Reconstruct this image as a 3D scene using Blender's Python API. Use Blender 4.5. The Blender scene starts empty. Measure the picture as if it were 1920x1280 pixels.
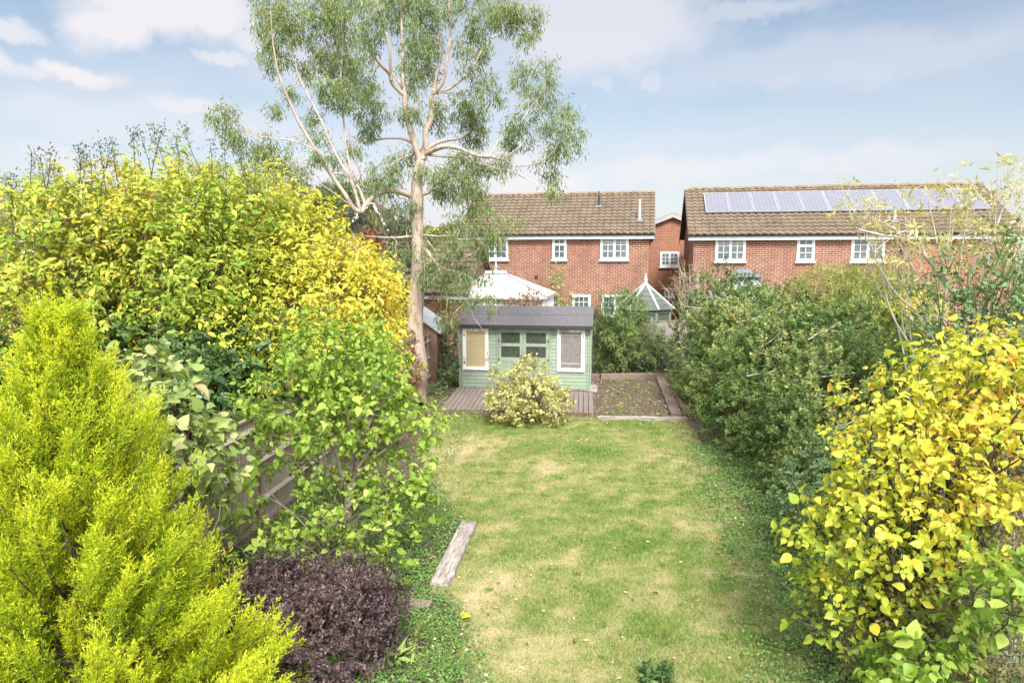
import bpy, math, random
import numpy as np
from mathutils import Vector, Matrix, Euler
R = math.radians
rng = np.random.default_rng(7)
random.seed(7)
sc = bpy.context.scene
col = sc.collection

# ------------------------------------------------------------ camera
YAW, PITCH, CAMZ = R(5.8), math.atan(150/1280), 4.2
cd = bpy.data.cameras.new('camera'); cam = bpy.data.objects.new('camera', cd); col.objects.link(cam)
cd.sensor_width = 36; cd.lens = 24; cd.clip_end = 3000; cd.clip_start = .05
cam.location = (0, 0, CAMZ); cam.rotation_euler = (math.pi/2 - PITCH, 0, YAW)
sc.camera = cam
RM = np.array(Euler((math.pi/2 - PITCH, 0, YAW)).to_matrix())
FWD = np.array([-math.sin(YAW), math.cos(YAW), 0.]); RGT = np.array([math.cos(YAW), math.sin(YAW), 0.])
CAM = np.array([0, 0, CAMZ])
def ray(px, py):
    return RM @ np.array([(px-960)/1280, -(py-640)/1280, -1.])
def P(px, py, d):                       # point seen at a pixel of the photograph, d metres ahead of the viewer
    r = ray(px, py); return CAM + r*(d/r.dot(FWD))
def G(px, py, z=0.):                    # ground point seen at a pixel
    r = ray(px, py); return CAM + r*((z-CAMZ)/r[2])

# ------------------------------------------------------------ light
SUN_EL, SUN_AZ = R(46), R(16)           # the sun stands behind thin cloud, behind the viewer and a little to the right
SUN_STRENGTH, SKY_STRENGTH, EXPOSURE = 1.5, 0.05, 2.0
sdir = Vector((math.sin(SUN_AZ)*math.cos(SUN_EL), -math.cos(SUN_AZ)*math.cos(SUN_EL), math.sin(SUN_EL)))
sl = bpy.data.lights.new('sun', 'SUN'); sl.energy = SUN_STRENGTH; sl.angle = R(14); sl.color = (1, .96, .91)
so = bpy.data.objects.new('sun', sl); col.objects.link(so)
so.rotation_euler = (-sdir).to_track_quat('-Z', 'Y').to_euler()
w = bpy.data.worlds.new('World'); sc.world = w; w.use_nodes = True
sc.view_settings.view_transform = 'Standard'; sc.view_settings.look = 'None'
sc.view_settings.exposure = EXPOSURE; sc.view_settings.gamma = 1

class NT:
    def __init__(s, t): s.t = t; t.nodes.clear()
    def n(s, typ, **kw):
        o = s.t.nodes.new(typ)
        for k, v in kw.items():
            if k.startswith('i_'):
                kk = k[2:]; o.inputs[int(kk) if kk.isdigit() else kk.replace('_', ' ')].default_value = v
            else: setattr(o, k, v)
        return o
    def l(s, a, b): s.t.links.new(a, b)
    def out(s, x, i=0): return x.outputs[i] if hasattr(x, 'outputs') else x
    def math(s, op, a, b=None, c=None, clamp=False):
        o = s.n('ShaderNodeMath', operation=op, use_clamp=clamp)
        for i, v in enumerate((a, b, c)):
            if v is None: continue
            if isinstance(v, (int, float)): o.inputs[i].default_value = v
            else: s.l(s.out(v), o.inputs[i])
        return o.outputs[0]
    def vm(s, op, a, b=None):
        o = s.n('ShaderNodeVectorMath', operation=op)
        for i, v in enumerate((a, b)):
            if v is None: continue
            if isinstance(v, (tuple, list)): o.inputs[i].default_value = v
            else: s.l(s.out(v), o.inputs[i])
        return o
    def noise(s, vec, scale, detail=3, rough=.5, dist=0):
        o = s.n('ShaderNodeTexNoise'); o.inputs['Scale'].default_value = scale; o.inputs['Detail'].default_value = detail
        o.inputs['Roughness'].default_value = rough; o.inputs['Distortion'].default_value = dist
        if vec is not None: s.l(s.out(vec), o.inputs['Vector'])
        return o.outputs[0]
    def ramp(s, fac, stops, interp='LINEAR'):
        o = s.n('ShaderNodeValToRGB'); cr = o.color_ramp; cr.interpolation = interp
        while len(cr.elements) < len(stops): cr.elements.new(.5)
        for e, (p, c) in zip(cr.elements, stops):
            e.position = p; e.color = (*c, 1) if len(c) == 3 else c
        if fac is not None: s.l(s.out(fac), o.inputs[0])
        return o.outputs[0]
    def mix(s, fac, a, b, blend='MIX'):
        o = s.n('ShaderNodeMix', data_type='RGBA', blend_type=blend)
        for i, v in ((0, fac), (6, a), (7, b)):
            if isinstance(v, (int, float)): o.inputs[i].default_value = v
            elif isinstance(v, (tuple, list)): o.inputs[i].default_value = (*v, 1) if len(v) == 3 else v
            else: s.l(s.out(v), o.inputs[i])
        return o.outputs[2]
    def maprange(s, v, a, b, c, d, smooth=False):
        o = s.n('ShaderNodeMapRange', interpolation_type='SMOOTHSTEP' if smooth else 'LINEAR')
        s.l(s.out(v), o.inputs[0])
        for i, x in zip((1, 2, 3, 4), (a, b, c, d)): o.inputs[i].default_value = x
        return o.outputs[0]

# sky: Nishita with a thin bright veil that thickens to the horizon and a few small clouds
nt = NT(w.node_tree)
sky = nt.n('ShaderNodeTexSky', sky_type='NISHITA', sun_disc=False, sun_elevation=SUN_EL,
           sun_rotation=math.atan2(sdir.x, sdir.y), air_density=1.0, dust_density=1.2, ozone_density=2.5)
tc = nt.n('ShaderNodeTexCoord'); gen = tc.outputs['Generated']
sep = nt.n('ShaderNodeSeparateXYZ'); nt.l(gen, sep.inputs[0])
elev = sep.outputs[2]
def V(px, py):
    r = ray(px, py); return r/np.linalg.norm(r)
big = nt.noise(nt.vm('MULTIPLY', gen, (1, 1, 4)), 2.6, 4, .55)
fine = nt.n('ShaderNodeTexNoise'); fine.inputs['Scale'].default_value = 14; fine.inputs['Detail'].default_value = 6; fine.inputs['Roughness'].default_value = .6
nt.l(gen, fine.inputs['Vector'])
warp = nt.vm('ADD', gen, nt.vm('MULTIPLY', nt.vm('SUBTRACT', fine.outputs[1], (.5, .5, .5)), (.085, .085, .06)))
veil = nt.maprange(elev, -.02, .34, 1, 0)
veil = nt.math('POWER', veil, .95)
veil = nt.math('ADD', veil, nt.math('MULTIPLY', nt.math('SUBTRACT', big, .5), .9), clamp=True)
clouds = None
for px, py, rx, ry, st in [(215, 50, 60, 34, 1), (290, 20, 110, 40, 1), (400, 18, 80, 42, 1), (470, 75, 40, 22, .8), (20, 60, 50, 13, .8), (155, 138, 42, 15, 1),
                        (60, 140, 45, 11, .6), (8, 120, 22, 18, .8), (345, 200, 60, 16, .75), (425, 108, 34, 10, .7), (560, 60, 130, 80, .6), (900, 330, 160, 60, .8),
                        (1000, 345, 100, 30, .9), (1120, 50, 210, 90, .8), (1500, 120, 330, 40, .3), (330, 230, 300, 30, .35), (1140, 62, 60, 22, .7), (1215, 158, 22, 14, .5), (1130, 162, 14, 8, .5), (1350, 25, 160, 16, .5),
                        (1250, 320, 120, 22, .6), (1630, 292, 60, 13, .5), (1500, 305, 260, 22, .45), (600, 330, 90, 40, .8), (130, 300, 60, 22, .5), (800, 100, 220, 140, .45)]:
    c = V(px, py); up = np.cross(np.cross(c, [0, 0, 1]), c); up /= np.linalg.norm(up); rt = np.cross(c, [0, 0, 1]); rt /= np.linalg.norm(rt)
    dv = nt.vm('SUBTRACT', warp, tuple(c))
    dx = nt.math('DIVIDE', nt.vm('DOT_PRODUCT', dv, tuple(rt)).outputs['Value'], rx/1280*1.1)
    dy = nt.math('DIVIDE', nt.vm('DOT_PRODUCT', dv, tuple(up)).outputs['Value'], ry/1280*1.1)
    q = nt.math('SQRT', nt.math('ADD', nt.math('MULTIPLY', dx, dx), nt.math('MULTIPLY', dy, dy)))
    front = nt.math('LESS_THAN', nt.math('MULTIPLY', nt.vm('DOT_PRODUCT', gen, tuple(c)).outputs['Value'], -1), 0)
    m = nt.math('MULTIPLY', nt.math('MULTIPLY', nt.maprange(q, .45, 1.3, 1, 0, True), st), front)
    clouds = m if clouds is None else nt.math('MAXIMUM', clouds, m)
skyc = nt.mix(1, sky.outputs[0], (.92, .88, .77), 'MULTIPLY')
c1 = nt.mix(nt.math('MULTIPLY', veil, .9), skyc, (4.3, 4.12, 4.35))
c2 = nt.mix(nt.math('MULTIPLY', clouds, .9), c1, (4.75, 4.55, 4.68))
# added broad glow around the sun, out of view, for soft fill light
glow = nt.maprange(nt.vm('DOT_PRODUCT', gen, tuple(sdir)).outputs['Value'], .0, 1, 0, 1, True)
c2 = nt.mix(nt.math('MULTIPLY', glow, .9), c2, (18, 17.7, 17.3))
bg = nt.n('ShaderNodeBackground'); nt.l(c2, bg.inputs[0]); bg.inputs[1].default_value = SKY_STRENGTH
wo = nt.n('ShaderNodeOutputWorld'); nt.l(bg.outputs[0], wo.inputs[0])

# ------------------------------------------------------------ mesh helpers
def tag(o, label=None, cat=None, group=None, kind=None):
    if label: o['label'] = label
    if cat: o['category'] = cat
    if group: o['group'] = group
    if kind: o['kind'] = kind
    return o
def thing(name, label, cat, loc=(0, 0, 0), rz=0, group=None):
    o = bpy.data.objects.new(name, None); col.objects.link(o); o.empty_display_size = .2
    o.location = tuple(float(x) for x in loc); o.rotation_euler = (0, 0, rz)
    return tag(o, label, cat, group)
def link_mesh(name, V_, faces, mat, parent=None, smooth=False, attrs=None, local=False):
    """V_ (N,3) world (or local) coordinates; faces: list of index lists or (offsets, indices)."""
    V_ = np.asarray(V_, dtype=float).reshape(-1, 3)
    me = bpy.data.meshes.new(name)
    off = None
    if parent is not None:
        if not local:
            M = np.array(Matrix.LocRotScale(parent.location, parent.rotation_euler, None).inverted()) if parent.type == 'EMPTY' else None
            if M is None:
                M = np.array(world_of(parent).inverted())
            V_ = V_ @ M[:3, :3].T + M[:3, 3]
    else:
        off = np.array([V_[:, 0].mean(), V_[:, 1].mean(), V_[:, 2].min()]); V_ = V_ - off
    if isinstance(faces, np.ndarray):
        nf, k = faces.shape; idx = faces.ravel().astype(np.int32)
        starts = np.arange(0, nf*k, k, dtype=np.int32)
    elif isinstance(faces, tuple):
        starts, idx = faces; nf = len(starts)
    else:
        lens = np.array([len(f) for f in faces], dtype=np.int32); nf = len(faces)
        starts = np.concatenate([[0], np.cumsum(lens)[:-1]]).astype(np.int32) if nf else np.array([], dtype=np.int32)
        idx = np.array([i for f in faces for i in f], dtype=np.int32)
    me.vertices.add(len(V_)); me.vertices.foreach_set('co', V_.astype(np.float32).ravel())
    me.loops.add(len(idx)); me.loops.foreach_set('vertex_index', idx)
    me.polygons.add(nf); me.polygons.foreach_set('loop_start', starts)
    if attrs:
        for k_, v in attrs.items():
            at = me.attributes.new(k_, 'FLOAT_VECTOR', 'POINT'); at.data.foreach_set('vector', np.asarray(v, dtype=np.float32).ravel())
    me.update(calc_edges=True)
    me.polygons.foreach_set('use_smooth', np.full(nf, bool(smooth)))
    me.materials.append(mat)
    o = bpy.data.objects.new(name, me); col.objects.link(o)
    if parent is not None: o.parent = parent
    else: o.location = off
    return o
def world_of(o):
    m = Matrix.LocRotScale(o.location, o.rotation_euler, None)
    return world_of(o.parent) @ m if o.parent else m
class MB:
    def __init__(s): s.v = []; s.f = []
    def add(s, vs, fs):
        b = len(s.v); s.v += [tuple(float(c) for c in p) for p in vs]; s.f += [[b+i for i in f] for f in fs]; return s
    def box(s, x0, y0, z0, x1, y1, z1, M=None):
        if x0 > x1: x0, x1 = x1, x0
        if y0 > y1: y0, y1 = y1, y0
        if z0 > z1: z0, z1 = z1, z0
        vs = [(x0, y0, z0), (x1, y0, z0), (x1, y1, z0), (x0, y1, z0), (x0, y0, z1), (x1, y0, z1), (x1, y1, z1), (x0, y1, z1)]
        if M is not None: vs = [tuple(M @ Vector(v)) for v in vs]
        return s.add(vs, [(0, 3, 2, 1), (4, 5, 6, 7), (0, 1, 5, 4), (1, 2, 6, 5), (2, 3, 7, 6), (3, 0, 4, 7)])
    def prism(s, poly, axis, a, b):
        """extrude a polygon of 2D points along an axis ('x','y','z') from a to b"""
        n = len(poly)
        def mk(p, t):
            return {'x': (t, p[0], p[1]), 'y': (p[0], t, p[1]), 'z': (p[0], p[1], t)}[axis]
        vs = [mk(p, a) for p in poly] + [mk(p, b) for p in poly]
        return s.add(vs, [list(range(n))[::-1], [n+i for i in range(n)]] + [(i, (i+1) % n, n+(i+1) % n, n+i) for i in range(n)])
    def bar(s, p, q, w, h):
        """a straight squared bar from p to q"""
        p, q = Vector(p), Vector(q); d = (q-p); L = d.length
        M = Matrix.Translation(p) @ d.to_track_quat('X', 'Z').to_matrix().to_4x4()
        return s.box(0, -w/2, -h/2, L, w/2, h/2, M)
    def tube(s, pts, rad, k=6, cap=True):
        vs, fs = tube_arrays(pts, rad, k); b = len(s.v)
        s.v += [tuple(p) for p in vs]; s.f += [[b+int(i) for i in f] for f in fs]
        if cap: s.f += [[b+len(vs)-k+i for i in range(k)]]
        return s
    def build(s, name, mat, parent=None, smooth=False, local=True):
        return link_mesh(name, s.v, s.f, mat, parent, smooth, None, local)
def catmull(pts, n=6):
    p = np.asarray(pts, float); p = np.vstack([2*p[0]-p[1], p, 2*p[-1]-p[-2]]); out = []
    for i in range(1, len(p)-2):
        for t in np.linspace(0, 1, n, endpoint=False):
            out.append(.5*((2*p[i]) + (-p[i-1]+p[i+1])*t + (2*p[i-1]-5*p[i]+4*p[i+1]-p[i+2])*t*t + (-p[i-1]+3*p[i]-3*p[i+1]+p[i+2])*t**3))
    out.append(p[-2]); return np.array(out)
def tube_arrays(pts, rad, k=6, lump=0):
    pts = np.asarray(pts, float); n = len(pts); rad = np.broadcast_to(np.asarray(rad, float), (n,))
    T = np.gradient(pts, axis=0); T /= np.linalg.norm(T, axis=1)[:, None]+1e-9
    u = np.cross(T[0], [0.3, 1, .2]); u /= np.linalg.norm(u)+1e-9
    vs = np.zeros((n, k, 3)); ang = np.arange(k)/k*2*np.pi
    for i in range(n):
        u = u - T[i]*u.dot(T[i]); u /= np.linalg.norm(u)+1e-9; v_ = np.cross(T[i], u)
        rr = rad[i]*(1+lump*np.sin(ang*3+i*.9)*.5+lump*rng.normal(0, .4, k))
        vs[i] = pts[i] + (np.cos(ang)*rr)[:, None]*u + (np.sin(ang)*rr)[:, None]*v_
    i = np.arange(n-1)[:, None]*k; j = np.arange(k)[None]; j2 = (j+1) % k
    f = np.stack([i+j, i+j2, i+k+j2, i+k+j], -1).reshape(-1, 4)
    return vs.reshape(-1, 3), f
class Tubes:                            # many tubes gathered into one mesh
    def __init__(s): s.v = []; s.f = []; s.n = 0
    def add(s, pts, rad, k=5, lump=0):
        v, f = tube_arrays(pts, rad, k, lump); s.v.append(v); s.f.append(f+s.n); s.n += len(v)
    def build(s, name, mat, parent=None):
        return link_mesh(name, np.vstack(s.v), np.vstack(s.f), mat, parent, True)

# ------------------------------------------------------------ materials
def mat(name):
    m = bpy.data.materials.new(name); m.use_nodes = True
    return m, NT(m.node_tree)
def finish(t, colr, rough=.8, spec=.3, bump=None, bstr=.3, bdist=.01, metal=0):
    p = t.n('ShaderNodeBsdfPrincipled')
    if isinstance(colr, (tuple, list)): p.inputs['Base Color'].default_value = (*colr, 1)
    else: t.l(t.out(colr), p.inputs['Base Color'])
    if isinstance(rough, (int, float)): p.inputs['Roughness'].default_value = rough
    else: t.l(t.out(rough), p.inputs['Roughness'])
    p.inputs['Specular IOR Level'].default_value = spec; p.inputs['Metallic'].default_value = metal
    if bump is not None:
        b = t.n('ShaderNodeBump'); b.inputs['Strength'].default_value = bstr; b.inputs['Distance'].default_value = bdist
        t.l(t.out(bump), b.inputs['Height']); t.l(b.outputs[0], p.inputs['Normal'])
    o = t.n('ShaderNodeOutputMaterial'); t.l(p.outputs[0], o.inputs[0]); return p
def obj_co(t): return t.n('ShaderNodeTexCoord').outputs['Object']
def mottled(name, c1, c2, scale=6, rough=.7, spec=.3, bstr=.15, stretch=(1, 1, 1), c3=None, dirt=0):
    m, t = mat(name); v = t.vm('MULTIPLY', obj_co(t), stretch)
    n = t.noise(v, scale, 5, .6); c = t.ramp(n, [(.3, c1), (.7, c2)])
    if c3:
        n2 = t.noise(v, scale*.31, 4, .6); c = t.mix(t.maprange(n2, .52, .68, 0, 1), c, c3)
    finish(t, c, rough, spec, n, bstr); return m
def leafmat(name, stops, transl=.35, rough=.55, wy=.5, spec=.25, zmix=None, spots=None):
    """per-leaf colour drawn from a ramp by the leaf's own number and its spray's number"""
    m, t = mat(name)
    at = t.n('ShaderNodeAttribute', attribute_name='lv'); s = t.n('ShaderNodeSeparateXYZ'); t.l(at.outputs['Vector'], s.inputs[0])
    fac = t.math('ADD', t.math('MULTIPLY', s.outputs[0], 1-wy), t.math('MULTIPLY', s.outputs[1], wy))
    c = t.ramp(fac, stops)
    if zmix: c = t.mix(t.math('MULTIPLY', s.outputs[2], zmix[1]), c, zmix[0])
    if spots: c = t.mix(t.maprange(t.noise(obj_co(t), spots[1], 3, .7), .57, .66, 0, .85), c, spots[0])
    p = t.n('ShaderNodeBsdfPrincipled'); t.l(c, p.inputs['Base Color']); p.inputs['Roughness'].default_value = rough
    p.inputs['Specular IOR Level'].default_value = spec
    tr = t.n('ShaderNodeBsdfTranslucent'); t.l(t.mix(1, c, (1.0, 1.0, .62), 'MULTIPLY'), tr.inputs[0])
    mx = t.n('ShaderNodeMixShader'); mx.inputs[0].default_value = transl
    t.l(p.outputs[0], mx.inputs[1]); t.l(tr.outputs[0], mx.inputs[2])
    o = t.n('ShaderNodeOutputMaterial'); t.l(mx.outputs[0], o.inputs[0]); return m
def brick_mat(name, c1, c2, mortar, dark=None):
    m, t = mat(name); co = obj_co(t); s = t.n('ShaderNodeSeparateXYZ'); t.l(co, s.inputs[0])
    cb = t.n('ShaderNodeCombineXYZ'); t.l(t.math('ADD', s.outputs[0], s.outputs[1]), cb.inputs[0]); t.l(s.outputs[2], cb.inputs[1])
    b = t.n('ShaderNodeTexBrick'); t.l(cb.outputs[0], b.inputs['Vector'])
    b.inputs['Scale'].default_value = 1; b.inputs['Brick Width'].default_value = .25; b.inputs['Row Height'].default_value = .086
    b.inputs['Mortar Size'].default_value = .0125; b.inputs['Mortar Smooth'].default_value = .3; b.inputs['Bias'].default_value = 0
    b.inputs['Color1'].default_value = (*c1, 1); b.inputs['Color2'].default_value = (*c2, 1); b.inputs['Mortar'].default_value = (*mortar, 1)
    n = t.noise(t.vm('MULTIPLY', co, (1, 1, .5)), 1.1, 6, .7); n2 = t.noise(co, 30, 3, .6)
    c = t.mix(t.maprange(n, .4, .65, 0, .6), b.outputs[0], (c1[0]*.6, c1[1]*.65, c1[2]*.75))
    c = t.mix(t.maprange(n2, .5, .75, 0, .5), c, (c2[0]*.45, c2[1]*.5, c2[2]*.6))
    finish(t, c, .9, .2, b.outputs[1], -.4, .01); return m
M = {}
M['brick'] = brick_mat('red_brick', (.3, .115, .065), (.14, .058, .04), (.47, .38, .3))
M['brick_orange'] = brick_mat('orange_brick', (.36, .13, .068), (.25, .09, .05), (.42, .33, .25))
M['upvc'] = mottled('white_window_plastic', (.8, .8, .8), (.72, .73, .74), 4, .35, .4, .02)
M['fascia'] = mottled('white_fascia_paint', (.82, .82, .84), (.7, .71, .73), 3, .45, .4, .03)
M['gutter'] = mottled('black_gutter_plastic', (.03, .03, .032), (.05, .05, .052), 8, .4, .4, .02)
def tile_mat():
    m, t = mat('concrete_roof_tile'); co = obj_co(t)
    n = t.noise(co, 1.6, 5, .65); n2 = t.noise(co, 22, 4, .7)
    s = t.n('ShaderNodeSeparateXYZ'); t.l(co, s.inputs[0])
    cell = t.n('ShaderNodeTexVoronoi'); cell.inputs['Scale'].default_value = 3.1; t.l(co, cell.inputs['Vector'])
    sc_ = t.n('ShaderNodeSeparateColor'); t.l(cell.outputs['Color'], sc_.inputs[0])
    c = t.ramp(n, [(.3, (.095, .072, .055)), (.5, (.145, .11, .082)), (.72, (.2, .155, .11))])
    c = t.mix(t.math('MULTIPLY', sc_.outputs[0], .35), c, (.14, .1, .08))
    c = t.mix(t.maprange(n2, .52, .66, 0, .7), c, (.31, .27, .17))     # lichen
    c = t.mix(t.maprange(n2, .3, .42, .7, 0), c, (.05, .036, .028))
    finish(t, c, .9, .2, n2, .3, .01); return m
M['tile'] = tile_mat()
M['felt'] = mottled('grey_roof_felt', (.085, .082, .092), (.145, .14, .15), 45, .95, .2, .4, c3=(.17, .16, .165))
def plank_mat(name, c1, c2, c3, horiz=False, rough=.85, axis=0, scale=1):
    m, t = mat(name); co = obj_co(t)
    st = [6, 6, 6]; st[axis] = .8
    n = t.noise(t.vm('MULTIPLY', co, tuple(st)), 4*scale, 6, .7, .4); n2 = t.noise(co, 1.3, 3)
    n3 = t.noise(t.vm('MULTIPLY', co, tuple(x*5 for x in st)), 3*scale, 3, .7)
    c = t.ramp(n, [(.3, c1), (.7, c2)]); c = t.mix(t.maprange(n2, .45, .7, 0, .7), c, c3); c = t.mix(t.maprange(n3, .5, .72, 0, .55), c, tuple(x*.5 for x in c1))
    finish(t, c, rough, .25, n, .5, .008); return m
M['fence'] = plank_mat('weathered_fence_wood', (.26, .21, .17), (.43, .37, .32), (.36, .29, .23), axis=2)
M['fence_pale'] = plank_mat('pale_grey_fence_wood', (.22, .19, .17), (.36, .32, .29), (.27, .23, .2), axis=2)
M['post'] = plank_mat('brown_fence_post', (.14, .08, .05), (.25, .15, .1), (.3, .22, .17), axis=2)
M['rail'] = plank_mat('bleached_fence_rail', (.3, .25, .21), (.46, .41, .37), (.3, .24, .2), axis=1)
M['sleeper'] = plank_mat('weathered_sleeper', (.15, .11, .085), (.3, .24, .19), (.14, .1, .075), axis=0, scale=1.3)
M['sleeper_pale'] = plank_mat('bleached_sleeper', (.13, .1, .08), (.56, .51, .48), (.16, .125, .095), axis=0, scale=1.0)
M['deck'] = plank_mat('grey_brown_deck_boards', (.16, .125, .11), (.27, .22, .2), (.2, .16, .14), axis=1)
M['sage'] = mottled('sage_green_paint', (.25, .315, .24), (.295, .36, .28), 5, .6, .35, .08, c3=(.2, .24, .17))
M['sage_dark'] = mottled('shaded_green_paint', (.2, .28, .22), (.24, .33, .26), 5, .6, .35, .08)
M['chip_white'] = mottled('peeling_white_paint', (.78, .77, .75), (.84, .83, .82), 9, .6, .35, .2, c3=(.42, .36, .32))
# ------------------------------------------------------------ structure: houses
M['glass_dark'] = mottled('dark_window_glass', (.05, .07, .08), (.12, .15, .16), 2.2, .08, .6, 0)
M['blind'] = mottled('pale_window_blind', (.36, .38, .38), (.46, .48, .48), 3, .7, .2, .02)
M['white_wall'] = mottled('white_render', (.72, .72, .72), (.8, .8, .8), 3, .6, .3, .02)
M['lead'] = mottled('grey_lead', (.11, .115, .13), (.19, .2, .22), 6, .6, .3, .1)
M['flue'] = mottled('pale_flue_pipe', (.5, .47, .42), (.62, .59, .54), 8, .6, .3, .05)
M['ridge'] = mottled('buff_ridge_tile', (.15, .11, .08), (.25, .19, .13), 7, .9, .2, .4, c3=(.28, .24, .14))
def frame_of(origin, rz):
    return Matrix.Translation(Vector(origin)) @ Matrix.Rotation(rz, 4, 'Z')
class Facade:
    """a vertical front: pixel of the photograph -> metres along it and height"""
    def __init__(s, origin, rz):
        s.o = np.array(origin, float); s.u = np.array([math.cos(rz), math.sin(rz), 0]); s.n = np.array([-math.sin(rz), math.cos(rz), 0]); s.rz = rz
    def at(s, px, py, out=0.):
        r = ray(px, py); t = (s.o + s.n*out - CAM).dot(s.n)/r.dot(s.n); p = CAM + r*t
        return (p-s.o).dot(s.u), p[2]
    def plane(s, px, py, slope, z0, dep=0):
        """hit the roof plane that rises from the front eave (depth -dep, height z0) with the given slope"""
        r = ray(px, py); c = CAM - s.o; a = c.dot(s.n)+dep; b = r.dot(s.n)
        t = (z0 + a*slope - CAMZ)/(r[2]-b*slope); p = CAM + r*t
        return (p-s.o).dot(s.u), (p-s.o).dot(s.n)+dep, p[2]
def window(parent, x0, x1, z0, z1, cas=2, rows=3, cols=2, blind=(), top=0, y=0., sill=True, frame=None, pane=None):
    """upvc window on the y=0 face of its parent, standing out towards -y"""
    fm = frame or M['upvc']; f = .06; a = MB(); yo, yi = y-.05, y+.02
    def ring(ax0, ax1, az0, az1, t, yo, yi):
        a.box(ax0, yo, az0, ax1, yi, az0+t); a.box(ax0, yo, az1-t, ax1, yi, az1)
        a.box(ax0, yo, az0+t, ax0+t, yi, az1-t); a.box(ax1-t, yo, az0+t, ax1, yi, az1-t)
    ring(x0, x1, z0, z1, f, yo, yi)
    W = (x1-x0-2*f)
    for c in range(cas):
        cx0 = x0+f+W*c/cas; cx1 = x0+f+W*(c+1)/cas
        parts = [(z0+f, z1-f)] if not top else [(z0+f, z1-f-top), (z1-f-top, z1-f)]
        for k, (pz0, pz1) in enumerate(parts):
            ring(cx0+.004, cx1-.004, pz0+.004, pz1-.004, .045, yo-.012, yi)
            r = rows if k == 0 else 1
            for i in range(1, cols):
                xx = cx0+.05+(cx1-cx0-.1)*i/cols; a.box(xx-.011, yo+.012, pz0+.05, xx+.011, yi-.03, pz1-.05)
            for j in range(1, r):
                zz = pz0+.05+(pz1-pz0-.1)*j/r; a.box(cx0+.05, yo+.009, zz-.011, cx1-.05, yi-.03, zz+.011)
    w = a.build('window', fm, parent)
    MB().box(x0+f, y-.012, z0+f, x1-f, y+.01, z1-f).build('pane', pane or M['glass_dark'], w)
    for (bx0, bx1, bz0, bz1) in blind:
        MB().box(x0+f+W*bx0, y-.02, z0+f+(z1-z0-2*f)*bz0, x0+f+W*bx1, y-.013, z0+f+(z1-z0-2*f)*bz1).build('blind', M['blind'], w)
    if sill: MB().box(x0-.05, y-.12, z0-.07, x1+.05, y+.02, z0-.003).build('sill', M['upvc'], w)
    return w
def tile_roof(parent, x0, x1, y0, z0, y1, z1, name='roof', gauge=.34, roll=.3, m=None):
    """interlocking pantiles from the front eave (y0,z0) up to the ridge (y1,z1)"""
    sl = math.hypot(y1-y0, z1-z0); nc = int(round(sl/gauge)); g = sl/nc
    xs = np.arange(x0, x1+.001, roll/8); rows = []
    dy, dz = (y1-y0)/sl, (z1-z0)/sl; ny, nz = -dz*np.sign(dy), abs(dy)
    ph = (xs-x0)/roll*2*np.pi; prof = +.021*np.sin(ph)+.006*np.sin(2*ph+.6)
    jit = rng.normal(0, .004, (nc, len(xs)))
    for c in range(nc):
        for s_, h in ((c*g-.034, -.004), (c*g-.033, .048), ((c+1)*g-.035, .002)):
            hh = prof+h+jit[c]
            dip = .006*np.sin(ph*.13+c*1.7)
            rows.append(np.stack([xs, y0+dy*s_+ny*hh, z0+dz*(s_+dip)+nz*hh], -1))
    Vv = np.vstack(rows); n = len(xs); nr = len(rows)
    i = np.arange(nr-1)[:, None]*n; j = np.arange(n-1)[None]
    f = np.stack([i+j, i+j+1, i+n+j+1, i+n+j], -1).reshape(-1, 4)
    return link_mesh(name, Vv, f, m or M['tile'], parent, False, None, True)
def ridge_caps(parent, x0, x1, y, z, name='ridge_tiles'):
    a = MB(); n = int((x1-x0)/.45)
    for i in range(n):
        xa = x0+(x1-x0)*i/n; xb = x0+(x1-x0)*(i+1)/n-.012; h = .02*(i % 2)*.4
        poly = [(y+.13*math.cos(t), z+.1*math.sin(t)+h-.02) for t in np.linspace(-.15, math.pi+.15, 8)]
        a.prism(poly, 'x', xa, xb)
    return a.build(name, M['ridge'], parent)
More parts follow.
